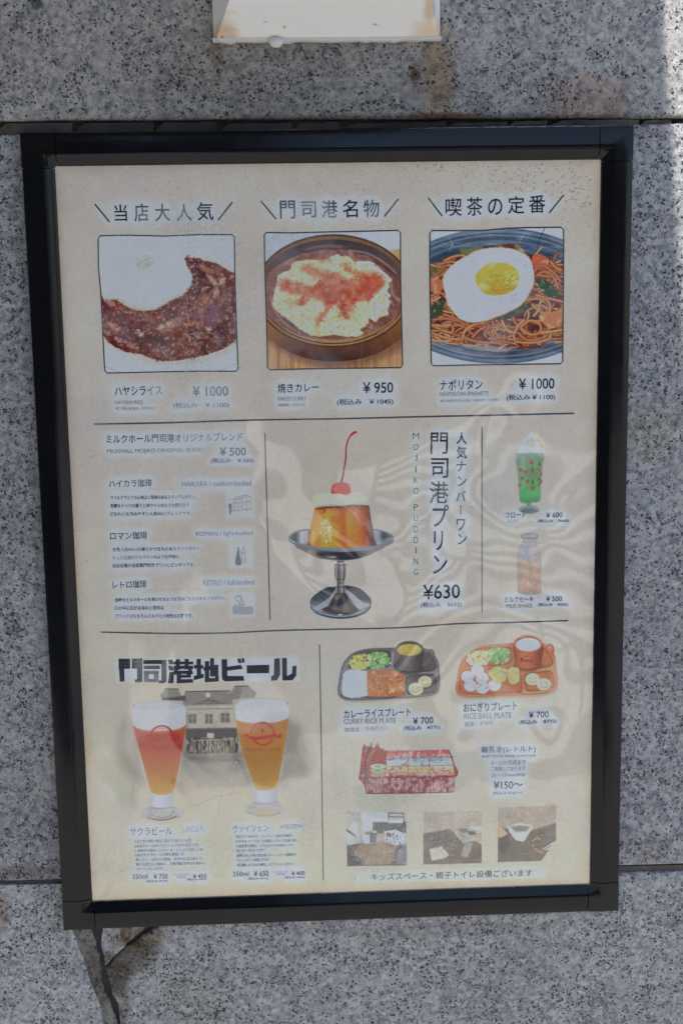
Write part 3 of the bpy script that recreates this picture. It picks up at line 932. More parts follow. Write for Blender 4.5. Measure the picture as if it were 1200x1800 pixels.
for i, (s_, x1_) in enumerate((('飲みやすくなめらか、フルーティーな香りが特徴で', 1030), ('口の中はバナナのような風味とクローブの香り高い', 1062), ('小麦麦芽の芳醇な、とてもまろやかな味わいです。', 1042),
                               ('飲みやすい味なので女性に', 888), ('濃厚な白い小麦の泡は柔らかく、より一層美味で', 1052), ('やさしいのどごしが特徴になります。', 912), ('※醸造職人おすすめの美味しいクラフトビールです！！', 1044))):
    T(k7, s_, 734 + i, 1082 + i * 25, x1_, 1078 + i * 25 - 2, 17, (62, 62, 60), 0.012, 'small_print', halo=.35)
T(k7, '350ml', 718, 1279, 802, 1277, 26, SOFTK, wt=0.01, name='price'); T(k7, '¥ 650', 828, 1277, 907, 1275, 30, wt=0.01, name='price'); T(k7, '(税込み ¥715)', 797, 1304, 905, 1302, 14, wt=0.01, name='price')
T(k7, 'テイスティング', 932, 1270, 1006, 1267, 11, SOFTK, name='small_print'); T(k7, 'Tasting', 948, 1281, 992, 1279, 11, SOFTK, name='small_print')
T(k7, '¥ 400', 1027, 1276, 1097, 1273, 23, wt=0.01, name='price'); T(k7, '(税込み ¥440)', 990, 1298, 1097, 1296, 13, wt=0.01, name='price')
k9 = crop(560, 1100, 2.449)
T(k9, 'カレーライスプレート', 108, 380, 395, 370, 36, wt=NL)
T(k9, 'CURRY RICE PLATE', 108, 412, 332, 408, 22, OLV)
T(k9, '咖喱饭 / 카레라이스', 110, 448, 300, 440, 20, OLV)
T(k9, '¥ 700', 405, 410, 492, 405, 30, wt=0.01, name='price')
T(k9, '(税込み　¥770)', 363, 443, 523, 437, 23, wt=0.01, name='price')
T(k9, 'おにぎりプレート', 622, 353, 852, 343, 37, wt=NL)
T(k9, 'RICE BALL PLATE', 625, 390, 828, 384, 24, OLV)
T(k9, '饭团 / 주먹밥', 625, 424, 750, 418, 19, OLV)
T(k9, '¥ 700', 903, 384, 988, 380, 28, wt=0.01, name='price')
T(k9, '(税込み　¥770)', 860, 417, 1023, 411, 22, wt=0.01, name='price')
ka = crop(560, 1290, 2.449)
T(ka, '離乳食(レトルト)', 700, 70, 932, 65, 31, SOFTK, NL)
T(ka, 'BABY FOOD (Ready to eat meal)', 702, 99, 932, 93, 14, OLV, name='small_print')
T(ka, '5〜12か月頃まで', 742, 126, 890, 122, 20, SOFTK, name='small_print')
T(ka, 'ご用意しております', 742, 151, 888, 148, 20, SOFTK, name='small_print')
T(ka, '(5〜12months)', 744, 180, 885, 176, 20, SOFTK, name='small_print')
T(ka, '¥150〜', 752, 222, 877, 218, 33, SOFTK, wt=0.01, name='price')
T(ka, '(税込み ¥165〜)', 748, 257, 875, 253, 17, SOFTK, wt=0.01, name='price')
BANNER_T = ('キッズスペース・親子トイレ設備ございます', 225, 616, 918, 597, 31)
T(ka, *BANNER_T[:6], INK, 0.004, 'lettering', halo=0)
for nm, pts, w in (('divider_line', [(166, 745.5), (300, 743), (440, 738.5), (600, 736), (740, 732.5), (860, 730), (1008.5, 726.5)], 3.0),
                   ('divider_line', [(178, 1111), (300, 1113.5), (400, 1112.5), (470, 1109), (560, 1106.5), (700, 1103.5), (800, 1096.5), (900, 1094), (998, 1090.8)], 2.8),
                   ('divider_line', [(465.5, 761), (470, 920), (474.7, 1090)], 2.0), ('divider_line', [(846.5, 750), (846.5, 1077)], 2.0), ('divider_line', [(561.5, 1133), (565, 1340), (568, 1547)], 2.0)):
    LINES.append((nm, spline(pts, 4, False), w, (62, 66, 70)))

_gl = {}
def glyphs(body, wt):
    key = (body, round(wt, 4))
    if key not in _gl:
        c = bpy.data.curves.new('lettering', 'FONT')
        c.body = body; c.offset = wt; c.resolution_u = 3
        ob = bpy.data.objects.new('lettering', c)
        COL.objects.link(ob)
        dg = bpy.context.evaluated_depsgraph_get()
        me = bpy.data.meshes.new_from_object(ob.evaluated_get(dg))
        v = np.empty(len(me.vertices) * 3, np.float32); me.vertices.foreach_get('co', v); v = v.reshape(-1, 3)[:, :2].copy()
        f = [tuple(p.vertices) for p in me.polygons]
        bpy.data.objects.remove(ob); bpy.data.curves.remove(c); bpy.data.meshes.remove(me)
        _gl[key] = (v, f)
    return _gl[key]


def place_glyphs(body, a, b, h, wt):
    """glyph outline points on the sheet (x, z) for a line of text between two measured ends"""
    v, f = glyphs(body, wt)
    lo, hi = v.min(0), v.max(0)
    A, B = Vector(P(*a)), Vector(P(*b))
    ex = B - A
    mx, my = (a[0] + b[0]) / 2, (a[1] + b[1]) / 2
    H = (Vector(P(mx, my - h / 2)) - Vector(P(mx, my + h / 2))).length
    ey = Vector((-ex.y, ex.x)).normalized() * H
    t = (v[:, 0] - lo[0]) / (hi[0] - lo[0] + 1e-9)
    s = (v[:, 1] - lo[1]) / (hi[1] - lo[1] + 1e-9) - 0.5
    return A.x + ex.x * t + ey.x * s, A.y + ex.y * t + ey.y * s, f

# pale glow printed round the lettering: the glyphs' own outline points, spread out softly
GS = 4
HM = np.zeros((CH // GS + 1, CW // GS), np.float32)
def splat(x_, z_, w_):
    i_ = np.clip(((x_ + 0.3) * PPM / GS).astype(int), 0, HM.shape[1] - 1); j_ = np.clip(((z_ + 0.425) * PPM / GS).astype(int), 0, HM.shape[0] - 1)
    np.maximum.at(HM, (j_, i_), w_)
for k_, w_ in HALO:
    if not w_:
        continue
    body, a, b, h, col, wt, name = TX[k_]
    x_, z_, f_ = place_glyphs(body, a, b, h, wt)
    splat(x_, z_, w_)
    for q in range(1, 4):      # along the strokes too
        splat(x_[:-1] + (x_[1:] - x_[:-1]) * q / 4, z_[:-1] + (z_[1:] - z_[:-1]) * q / 4, w_) if h > 7 else None
for q in SLASH:
    for t_ in np.linspace(0, 1, 20):
        a_, b_ = P(q[0][0] + (q[1][0] - q[0][0]) * t_, q[0][1] + (q[1][1] - q[0][1]) * t_)
        splat(np.array([a_]), np.array([b_]), 0.9)
def blur(A_, s_):
    r_ = int(s_ * 3) + 1
    k_ = np.exp(-0.5 * (np.arange(-r_, r_ + 1) / s_) ** 2); k_ /= k_.sum()
    A_ = sum(w * np.roll(A_, d, 0) for w, d in zip(k_, range(-r_, r_ + 1)))
    return sum(w * np.roll(A_, d, 1) for w, d in zip(k_, range(-r_, r_ + 1)))
HB = np.clip(blur(HM, 2.6) * 3.4, 0, 1)
HB = np.repeat(np.repeat(HB, GS, 0), GS, 1)[:CH, :CW]
HB = blur(HB, 3.0)[..., None] * 0.9
CAN = CAN * (1 - HB) + C3(198, 199, 202) * HB
del HB, HM

# ------------------------------------------------------------------ dish one: rice and dark stew
c1 = crop(150, 320, 4)
q1 = rrect(c1([(90, 380), (1047, 370), (1072, 1330), (140, 1342)]), 6)
D1 = c1([(92, 400), (105, 378), (300, 374), (560, 380), (800, 370), (1030, 370), (1048, 388), (1052, 700), (1062, 1000), (1074, 1310), (1062, 1330), (800, 1330), (560, 1334), (300, 1340), (155, 1343), (138, 1325), (126, 1100), (112, 800), (94, 600)])
setclip(D1)
fill(D1, (187, 191, 192))
fill(D1, lambda X, Y, s: lerp(C3(192, 196, 198), C3(176, 180, 180), fbm(X, Y, 60, 3, 4)))
rice = spline(c1([(90, 380), (400, 340), (760, 400), (700, 540), (745, 640), (742, 720), (690, 790), (600, 838), (520, 885), (430, 905), (330, 885), (230, 830), (110, 790)]))
stew = spline(c1([(100, 790), (160, 795), (240, 840), (330, 890), (430, 905), (520, 885), (590, 838), (680, 790), (735, 720), (738, 640), (705, 580), (690, 535), (740, 530), (820, 545), (920, 575), (1000, 620), (1080, 680), (1100, 900), (1075, 1080), (990, 1160), (870, 1210), (740, 1240), (600, 1260), (480, 1245), (400, 1215), (290, 1195), (200, 1150), (130, 1080), (80, 950)]))
def stewcol(X, Y, s):
    a = fbm(X, Y, 26, 4, 11); b = fbm(X * 1.0, Y * 1.4, 9, 4, 17); c = fbm(X, Y, 4.5, 3, 23)
    col = stops(np.clip(a * 0.5 + b * 0.5, 0, 1), [(0.2, (58, 32, 32)), (0.42, (92, 52, 46)), (0.55, (116, 72, 62)), (0.68, (134, 96, 84)), (0.85, (160, 130, 118))])
    left = sm(260 - X, 0, 60)[..., None]
    col = col * (1 - left) + left * stops(np.clip(b * 0.6 + c * 0.4, 0, 1), [(0.2, (48, 10, 8)), (0.45, (88, 24, 14)), (0.6, (120, 46, 28)), (0.7, (150, 96, 84)), (0.85, (176, 146, 140))])
    col = lerp(col, C3(176, 150, 145), sm(c, 0.62, 0.75) * 0.6)
    right = sm(X - 335, 0, 60) * sm(a, 0.35, 0.6) * 0.35
    col = lerp(col, C3(132, 112, 122), right)
    edge = np.exp(-np.abs(s) / 2.0)[..., None] * 0.55
    return col * (1 - edge) + edge * C3(112, 56, 44)
fill(spline(c1([(70, 760), (240, 810), (430, 880), (690, 760), (700, 520), (1080, 640), (1090, 1120), (870, 1250), (560, 1290), (280, 1230), (60, 1060)])), (176, 150, 128), 0.35, soft=7)
fill(stew, stewcol, soft=1.6, jag=(7, 4))
for (x, y, rx, ry, rot, col, al) in ((600, 1010, 90, 40, -.5, (150, 120, 105), .8), (610, 1060, 75, 26, -.6, (118, 66, 48), .9), (560, 1010, 60, 16, -.4, (196, 178, 160), .8), (730, 1000, 60, 9, .05, (178, 130, 84), .9),
                             (380, 1060, 34, 22, .4, (205, 195, 188), .8), (185, 1000, 40, 13, .1, (196, 128, 56), .95), (215, 1030, 34, 16, .4, (200, 178, 160), .8), (180, 850, 32, 22, .3, (158, 128, 128), .85), (850, 830, 40, 30, 1.9, (146, 96, 70), .8),
                             (850, 610, 60, 20, .5, (152, 110, 86), .8), (900, 700, 60, 16, .9, (176, 152, 128), .8), (960, 700, 36, 14, 2.2, (190, 170, 140), .85), (920, 780, 20, 40, .1, (176, 150, 128), .8), (935, 970, 26, 14, .4, (190, 160, 116), .9), (870, 1030, 22, 14, .4, (196, 186, 180), .8),
                             (900, 940, 60, 90, .3, (112, 84, 96), .7), (570, 900, 60, 24, .2, (88, 56, 54), .8), (640, 1090, 60, 24, -.8, (96, 46, 38), .9), (800, 1080, 60, 22, .2, (150, 124, 110), .7), (250, 1110, 60, 12, .35, (170, 140, 136), .7), (150, 1060, 40, 12, .5, (165, 130, 122), .7),
                             (330, 1160, 40, 10, .3, (166, 132, 126), .75), (270, 900, 30, 14, .4, (165, 128, 118), .7), (500, 950, 60, 14, -.2, (136, 92, 80), .7), (350, 960, 40, 12, .2, (140, 100, 92), .7), (930, 1100, 26, 60, -.3, (128, 104, 122), .6)):
    fill(c1(ell(x, y, rx, ry, rot, 20)), col, al, soft=3.0, jag=(6, 5, x % 40))
dabs(420, stew, (0.6, 2.2), [(170, 140, 132), (150, 112, 100), (60, 30, 30), (190, 168, 156), (128, 70, 50), (84, 44, 40)], 0.6, 21, soft=2)
dabs(150, stew, (0.8, 2.6), [(186, 168, 160), (176, 150, 140), (198, 184, 176)], 0.55, 28, aspect=2.2, soft=1.6)
dabs(60, stew, (2.0, 4.5), [(64, 34, 32), (96, 50, 40), (52, 28, 30)], 0.5, 29, aspect=1.8, soft=4)
dabs(130, c1([(120, 880), (420, 960), (420, 1210), (140, 1100)]), (0.8, 2.2), [(178, 140, 132), (60, 12, 8), (150, 50, 30), (40, 10, 10)], 0.65, 22, soft=1.6, ang=0.5, aspect=2.5)
fill(rice, lambda X, Y, s: lerp(lerp(C3(190, 196, 200), C3(176, 182, 190), sm(X - 290, 0, 60) * 0.8), C3(168, 160, 140), np.exp(-np.clip(s, 0, 99) / 6.0) * sm(Y - 490, 0, 40)), soft=2.2, jag=(5, 4))
dabs(700, rice, (0.7, 1.8), [(206, 208, 208), (166, 168, 168), (178, 178, 172)], 0.4, 23, aspect=2.2)
fill(spline(c1([(90, 380), (420, 385), (480, 600), (380, 700), (150, 640)])), (196, 200, 202), 0.35, soft=16)
dabs(130, c1(ell(410, 560, 70, 46)), (0.35, 0.9), [(120, 130, 60), (140, 140, 80), (90, 100, 50)], 0.75, 24)
dabs(90, c1(ell(420, 610, 190, 110)), (0.3, 0.7), [(130, 130, 90), (110, 100, 70)], 0.6, 25)
dabs(70, c1([(330, 860), (500, 880), (480, 760), (300, 760)]), (0.4, 1.0), [(170, 160, 130), (150, 140, 110)], 0.5, 26)
stroke(c1([(130, 1295), (230, 1330)]), 1, (140, 142, 142), 0.8)
stroke(c1([(950, 1325), (1062, 1275)]), 1, (140, 142, 142), 0.8)
# wet vertical streak where water has run down the print
stroke(c1([(716, 750), (735, 850), (730, 900), (742, 1000), (748, 1100), (765, 1225)]), 1.6, (84, 44, 46), 0.8, soft=1.4)
dabs(60, c1([(700, 740), (735, 740), (780, 1230), (740, 1230)]), (0.6, 1.7), [(60, 30, 36), (150, 90, 60), (190, 130, 70), (130, 30, 20)], 0.85, 27)
setclip(None)
grade(D1, 1.08, 0.0, 1.1)
PARTS.append(('dish_photo', D1, 0)); LINES.append(('photo_border', D1 + D1[:1], 2.3, (50, 54, 60)))

# ------------------------------------------------------------------ dish two: baked curry in a brown bowl
c2 = crop(440, 320, 4)
D2 = c2([(98, 372), (112, 355), (300, 358), (500, 352), (800, 346), (1035, 340), (1054, 356), (1055, 700), (1062, 1000), (1069, 1285), (1056, 1305), (800, 1308), (400, 1314), (138, 1320), (121, 1302), (115, 1000), (105, 700), (100, 500)])
setclip(D2)
fill(D2, lambda X, Y, s: lerp(C3(168, 172, 178), C3(186, 188, 190), sm(X - 600, 0, 100)))
fill(c2([(980, 480), (1100, 460), (1100, 560), (1040, 560)]), (176, 140, 92), soft=5)
wood = c2([(90, 1060), (300, 1100), (1090, 1020), (1090, 1340), (90, 1340)])
fill(wood, lambda X, Y, s: stops(vnoise(X, Y * 0.03, 2.2, 4) * 0.6 + vnoise(X, Y * 0.05, 7, 6) * 0.4, [(0.1, (140, 98, 62)), (0.5, (172, 126, 84)), (0.9, (194, 152, 110))]))
fill(spline(c2([(130, 1100), (400, 1220), (700, 1230), (1070, 1060), (1070, 1160), (900, 1250), (650, 1310), (400, 1280), (200, 1180)])), (84, 52, 34), 0.55, soft=14)
body = spline(c2([(60, 900), (60, 1040), (180, 1140), (320, 1215), (500, 1258), (700, 1255), (880, 1210), (1010, 1135), (1110, 1030), (1110, 900)]))
fill(body, lambda X, Y, s: stops(np.clip((Y - 560) / 76 + (fbm(X, Y, 16, 3, 8) - 0.5) * 0.15, 0, 1), [(0, (140, 92, 44)), (0.35, (112, 66, 36)), (0.7, (92, 50, 30)), (1, (52, 30, 24))]), soft=1.4)
fill(body, (168, 116, 58), lambda X, Y, s: sm(520 - X, 0, 60) * 0.45, soft=2)
rim = c2(ell(582, 765, 540, 386, 0, 60))
rimo = c2(ell(582, 765, 552, 398, 0.0, 60))
fill(rimo, (60, 42, 32), soft=1.2)
fill(rim, lambda X, Y, s: stops(np.clip((Y - 415) / 190, 0, 1), [(0, (122, 88, 56)), (0.3, (104, 72, 48)), (0.6, (146, 104, 58)), (0.86, (150, 106, 56)), (1, (164, 124, 72))]), soft=1.2)
inner = c2(ell(580, 755, 518, 352, 0, 60))
fill(inner, lambda X, Y, s: stops(np.clip((Y - 418) / 182 + (fbm(X, Y, 12, 3, 9) - 0.5) * 0.2, 0, 1), [(0, (58, 44, 44)), (0.16, (74, 58, 62)), (0.3, (96, 66, 58)), (0.7, (112, 74, 58)), (1, (126, 88, 68))]), soft=1.2)
stroke(c2(ell(580, 752, 520, 384, 0, 40, 12, 168)), 2.2, (48, 34, 26), 0.9)
curry = c2(ell(575, 790, 505, 318, 0, 60))
def currycol(X, Y, s):
    a = fbm(X, Y, 22, 4, 31); b = fbm(X, Y, 6, 3, 33)
    c = stops(np.clip(a * 0.6 + b * 0.4, 0, 1), [(0.25, (92, 52, 42)), (0.5, (120, 74, 60)), (0.65, (140, 98, 86)), (0.85, (168, 138, 132))])
    return lerp(c, C3(138, 112, 112), sm(520 - X, 0, 60) * 0.5)
fill(curry, currycol, soft=3, jag=(20, 5))
for pts, w, col, al in (([(690, 480), (800, 495), (900, 540), (980, 600), (1020, 640)], 2.2, (150, 136, 130), .9), ([(880, 560), (960, 610), (1020, 660)], 3.5, (74, 38, 34), .8), ([(990, 720), (1000, 790), (1045, 830)], 4, (150, 122, 120), .8),
                        ([(985, 830), (1005, 870)], 2, (176, 150, 146), .8), ([(900, 1060), (985, 1000), (1020, 940)], 3, (146, 108, 84), .8), ([(140, 800), (170, 900), (250, 1000), (350, 1060)], 3, (160, 136, 134), .7), ([(400, 470), (520, 450), (640, 455)], 5, (128, 88, 66), .8)):
    stroke(spline(c2(pts), 5, False), w, col, al, soft=2)
cheese = spline(c2([(300, 570), (400, 540), (500, 545), (600, 512), (680, 525), (740, 560), (860, 570), (905, 610), (980, 680), (975, 740), (960, 790), (985, 850), (960, 900), (965, 935), (900, 960), (880, 985), (840, 960), (825, 1000), (770, 1040), (800, 1060), (740, 1090), (650, 1085), (560, 1080), (450, 1085), (360, 1040), (300, 1000), (240, 950), (180, 900), (155, 840), (170, 760), (195, 700), (200, 650), (280, 620)]), 4)
def cheesecol(X, Y, s):
    a = fbm(X, Y, 10, 4, 41); b = fbm(X, Y, 3.6, 3, 43)
    return stops(np.clip(a * 0.5 + b * 0.5, 0, 1), [(0.2, (176, 150, 100)), (0.42, (196, 180, 134)), (0.6, (208, 198, 164)), (0.85, (222, 216, 196))])
fill(cheese, cheesecol, soft=1.8, jag=(6, 6))
CS = c2([(860, 800), (960, 900)])
for p in ([(870, 800), (860, 880), (880, 960)], [(900, 870), (955, 925)], [(930, 680), (980, 690)], [(930, 770), (970, 800)], [(840, 600), (900, 625), (960, 670)], [(760, 570), (840, 572)]):
    stroke(spline(c2(p), 4, False), 7.5, (216, 206, 188), 1.0, soft=1.6)
    stroke(spline([(x + 1.5, y + 3.6) for x, y in c2(p)], 4, False), 1.4, (166, 118, 74), 0.7, soft=1.4)
for pts, al in (([(200, 720), (260, 690), (340, 700), (420, 730), (600, 650), (700, 680), (850, 640), (940, 690), (900, 760), (840, 830), (740, 860), (700, 960), (640, 950), (600, 880), (540, 920), (480, 1000), (460, 960), (520, 880), (440, 820), (370, 870), (300, 850), (360, 800), (250, 770)], 0.95),
                ([(360, 600), (460, 590), (560, 630), (640, 690), (520, 720), (420, 660)], 0.75), ([(480, 540), (570, 535), (560, 565), (490, 565)], 0.6), ([(640, 580), (720, 600), (800, 640), (740, 660), (660, 630)], 0.8), ([(180, 700), (260, 680), (330, 720), (260, 760)], 0.7)):
    fill(spline(c2(pts), 5), lambda X, Y, s: stops(fbm(X, Y, 9, 4, 47), [(0.25, (150, 62, 40)), (0.45, (172, 82, 58)), (0.6, (184, 104, 82)), (0.8, (196, 128, 84))]),
         lambda X, Y, s, al=al: al * sm(fbm(X, Y, 7, 4, 49) + np.clip(s, -5, 10) * 0.03, 0.30, 0.52), soft=9, jag=(12, 12))
fill(spline(c2([(780, 640), (900, 640), (940, 700), (860, 780), (780, 760)])), (178, 66, 36), 0.4, soft=9)
dabs(200, cheese, (0.5, 1.8), [(226, 220, 204), (190, 160, 100), (170, 120, 76), (210, 200, 170)], 0.4, 51, soft=2)
dabs(160, c2([(330, 870), (780, 870), (760, 1080), (400, 1080)]), (0.5, 1.5), [(150, 90, 54), (206, 176, 112), (224, 216, 196)], 0.5, 52, soft=2)
dabs(300, curry, (0.4, 1.1), [(180, 158, 152), (90, 52, 44)], 0.4, 53)
fill(cheese, (176, 160, 160), lambda X, Y, s: 0.22 * sm(560 - X, -30, 60), soft=4)
setclip(None)
grade(D2, 1.06, 0.015, 1.0)
PARTS.append(('dish_photo', D2, 0)); LINES.append(('photo_border', D2 + D2[:1], 2.4, (48, 52, 56)))

# ------------------------------------------------------------------ dish three: red spaghetti with a fried egg
c3 = crop(730, 320, 4)
D3 = c3([(100, 360), (115, 341), (300, 342), (480, 340), (650, 325), (800, 320), (1020, 318), (1039, 336), (1038, 700), (1035, 1000), (1032, 1262), (1016, 1278), (800, 1280), (400, 1286), (128, 1292), (110, 1275), (105, 1000), (100, 700)])
setclip(D3)
fill(D3, (182, 186, 188))
plate = c3(ell(585, 800, 800, 478, 0, 70))
def platecol(X, Y, s):
    a = fbm(X * 0.35, Y * 1.5, 14, 4, 61)
    c = stops(np.clip(a, 0, 1), [(0.25, (44, 58, 74)), (0.5, (66, 84, 102)), (0.75, (112, 128, 144))])
    return lerp(c, C3(136, 148, 162), np.exp(-np.abs(s - 5) / 2.5) * 0.55)
fill(plate, platecol, soft=1.4)
for rx, ry, w, col, al in ((760, 440, 1.5, (36, 46, 58), .9), (745, 425, 3, (120, 134, 148), .55), (700, 395, 2, (40, 52, 66), .8), (690, 385, 5, (98, 114, 130), .6), (640, 350, 4, (36, 46, 58), .6)):
    stroke(c3(ell(585, 800, rx, ry, 0, 70) ), w, col, al, soft=1.6)
stroke(c3(ell(585, 800, 735, 418, 0, 60, 30, 150)), 1.3, (110, 64, 52), 0.8)
stroke(c3([(940, 260), (870, 400), (850, 480)]), 1.2, (30, 38, 50), 0.8)
for p in ([(240, 400), (270, 460)], [(255, 440), (240, 480)], [(760, 370), (730, 420)]):
    stroke(c3(p), 1.2, (150, 162, 170), 0.7, soft=1.5)
noodle = spline(c3([(85, 600), (150, 580), (230, 520), (330, 505), (470, 460), (600, 440), (700, 440), (760, 500), (900, 520), (980, 560), (1060, 600), (1060, 1060), (960, 1110), (860, 1165), (700, 1175), (560, 1165), (420, 1140), (250, 1120), (130, 1090), (85, 1040)]))
fill(noodle, lambda X, Y, s: stops(fbm(X, Y, 12, 3, 63), [(0.3, (70, 26, 16)), (0.6, (104, 42, 24)), (0.8, (128, 62, 36))]), soft=2, jag=(6, 4))
rnd = random.Random(12)
NC = [(168, 96, 56), (182, 112, 66), (158, 82, 48), (192, 128, 82), (176, 100, 56), (148, 74, 42), (186, 118, 76)]
def strand(pts, w, col, al=1.0):
    base = C3(*col)
    def prof(r, X, Y):
        k = np.clip(1 - r * r, 0, 1)
        return base * (0.52 + 0.55 * k[..., None]) + (np.clip(k - 0.75, 0, 1) * 4)[..., None] ** 3 * 0.10
    stroke(spline(pts, 5, False), w, col, al, soft=0.8, profile=prof)
for i in range(260):
    x = rnd.uniform(80, 1050); y = rnd.uniform(560, 1150)
    if 230 < x < 780 and y < 900: 
        continue
    a = rnd.uniform(0, 2 * math.pi); L = rnd.uniform(50, 130); cv = rnd.uniform(-0.75, 0.75)
    pts = []
    for k in range(6):
        pts.append((x, y)); x += L / 3 * math.cos(a); y += L / 3 * math.sin(a) * 0.6; a += cv * 0.5
    setp = c3(pts)
    ok = all(sd > 0 for sd in [1])
    strand([(max(min(px_, 995), 750), min(py_, 612 - abs(px_ - 875) * 0.10)) for px_, py_ in setp], rnd.uniform(3.4, 4.8), rnd.choice(NC))
for pts in ([(110, 1010), (200, 1050), (320, 1085)], [(110, 1060), (230, 1100), (330, 1105)], [(120, 970), (220, 960), (330, 990), (400, 1010)], [(330, 1100), (350, 1040), (420, 1000), (490, 990)], [(350, 1100), (450, 1125), (560, 1130), (660, 1128)],
            [(400, 1090), (450, 1040), (520, 1010)], [(500, 985), (520, 1060), (560, 1110), (640, 1125)], [(540, 980), (560, 1060), (620, 1095), (690, 1070), (700, 1020)], [(680, 940), (700, 990), (760, 1040), (800, 1060)],
            [(760, 1000), (800, 975), (860, 985), (880, 1030), (850, 1070), (780, 1065), (740, 1030), (760, 995)], [(700, 1120), (690, 1080), (720, 1010), (760, 970)], [(700, 1120), (770, 1130), (860, 1125), (940, 1100), (945, 1060)], [(720, 1060), (780, 1110), (860, 1105), (920, 1080)],
            [(830, 640), (860, 600), (920, 600), (980, 650), (1020, 700)], [(850, 660), (900, 630), (960, 660), (1000, 740)], [(780, 830), (850, 820), (920, 825)], [(820, 860), (870, 910), (930, 920), (945, 870), (920, 820)], [(880, 830), (860, 900), (830, 940)],
            [(160, 600), (210, 550), (280, 520), (340, 515)], [(150, 580), (240, 560), (300, 570)], [(110, 800), (160, 780), (200, 790)], [(110, 840), (170, 810)], [(950, 560), (980, 600), (1020, 620)], [(880, 1060), (960, 1050), (1040, 1040)], [(200, 930), (280, 960), (340, 1000)],
            [(120, 1000), (180, 1040), (260, 1060)], [(600, 960), (640, 1040), (700, 1060)]):
    strand(c3(pts), 5.0, rnd.choice(NC[:5]))
# peppers, tomato chunks, bacon
for pts, cc_, hl in (([(850, 680), (930, 700), (990, 750), (1012, 800), (960, 812), (910, 790), (870, 740)], (36, 62, 34), (120, 150, 110)), ([(105, 880), (160, 840), (205, 835), (200, 890), (160, 950), (110, 960)], (52, 62, 38), (140, 146, 110)),
                     ([(570, 965), (640, 920), (720, 880), (800, 850), (800, 885), (720, 930), (640, 965)], (34, 44, 28), (70, 84, 52)), ([(315, 470), (380, 468), (440, 452), (470, 465), (400, 495), (330, 510)], (92, 104, 52), (128, 138, 78)), ([(100, 600), (180, 605), (195, 625), (150, 650), (100, 650)], (96, 82, 46), (130, 116, 70)), ([(700, 440), (735, 450), (770, 500), (740, 490), (705, 470)], (120, 110, 74), (166, 150, 116))):
    fill(spline(c3(pts)), lambda X, Y, s, cc_=cc_, hl=hl: lerp(C3(*cc_), C3(*hl), sm(fbm(X, Y, 7, 3, 71), 0.5, 0.75)), soft=1.2)
for pts, cc_ in (([(820, 520), (880, 510), (940, 550), (900, 600), (830, 600)], (172, 86, 58)), ([(100, 680), (170, 680), (185, 730), (170, 780), (110, 770)], (170, 96, 66)), ([(870, 940), (960, 910), (1040, 900), (1040, 990), (960, 1030), (900, 1000)], (186, 110, 74)), ([(800, 770), (850, 760), (860, 780), (810, 800)], (86, 62, 56))):
    fill(spline(c3(pts)), lambda X, Y, s, cc_=cc_: lerp(C3(*cc_), C3(208, 150, 110), sm(fbm(X, Y, 9, 3, 73), 0.5, 0.8)), soft=1.4)
dabs(90, noodle, (0.5, 1.6), [(206, 160, 120), (60, 20, 14), (130, 60, 30)], 0.5, 75)
fill(spline(c3([(340, 1150), (450, 1145), (600, 1160), (740, 1150), (640, 1190), (460, 1178)])), (176, 150, 134), 0.6, soft=3, jag=(8, 8))
egg = spline(c3([(560, 458), (640, 462), (720, 480), (790, 520), (820, 570), (835, 650), (830, 720), (800, 790), (760, 850), (690, 900), (600, 940), (510, 975), (430, 990), (350, 985), (290, 950), (240, 890), (215, 840), (205, 780), (185, 700), (210, 630), (270, 570), (350, 520), (440, 475)]), 6)
fill([(x + 0.8, y + 1.8) for x, y in egg], (92, 56, 36), 0.7, soft=4)
fill(egg, (176, 132, 84), soft=1.4, jag=(4, 3))
def eggcol(X, Y, s):
    c = lerp(C3(192, 198, 204), C3(178, 178, 176), fbm(X, Y, 40, 3, 81))
    return lerp(c, C3(204, 206, 206), sm(fbm(X, Y, 22, 3, 83), 0.5, 0.8) * 0.6)
fill([(x, y) for x, y in egg], eggcol, lambda X, Y, s: sm(s, 0.5, 2.2 + 1.2 * sm(Y - 530, 0, 20)), soft=2, jag=(4, 2))
yolk = spline(c3([(470, 600), (520, 570), (600, 566), (670, 585), (720, 630), (730, 690), (700, 750), (640, 785), (560, 796), (490, 785), (445, 740), (418, 680), (430, 640)]))
fill(yolk, lambda X, Y, s: lerp(lerp(C3(188, 156, 62), C3(186, 140, 38), sm(Y - 500, -10, 14)), C3(214, 196, 140), sm(fbm(X, Y, 16, 2, 85), 0.62, 0.85) * 0.6), soft=2.0)
fill(c3(ell(478, 735, 40, 24, 0.5)), (206, 180, 116), 0.8, soft=5)
dabs(70, c3(ell(610, 710, 110, 70)), (0.4, 1.0), [(70, 60, 30), (90, 80, 40), (54, 50, 40)], 0.75, 86)
dabs(40, c3(ell(640, 820, 110, 40)), (0.35, 0.9), [(110, 116, 100), (120, 110, 100)], 0.7, 87)
dabs(26, c3(ell(740, 570, 60, 40)), (0.3, 0.7), [(100, 96, 90)], 0.7, 88)
setclip(None)
grade(D3, 1.12, 0.02, 1.0)
PARTS.append(('dish_photo', D3, 0)); LINES.append(('photo_border', D3 + D3[:1], 2.6, (50, 54, 58)))

# ------------------------------------------------------------------ pudding on a silver stand
c4 = crop(470, 740, 4.6154)
def metal(lst, cx, w, tone=None):
    """horizontal streak profile of polished metal across a turned shape"""
    def f(X, Y, s):
        t = np.clip((X - cx) / w * 0.5 + 0.5, 0, 1)
        c = stops(t, lst)
        return c * (0.92 + 0.16 * fbm(X, Y * 0.4, 5, 3, 91))[..., None]
    return f
def dx(u): return 470 + u / 4.6154
def dy(v): return 740 + v / 4.6154
L4 = 1 / 4.6154
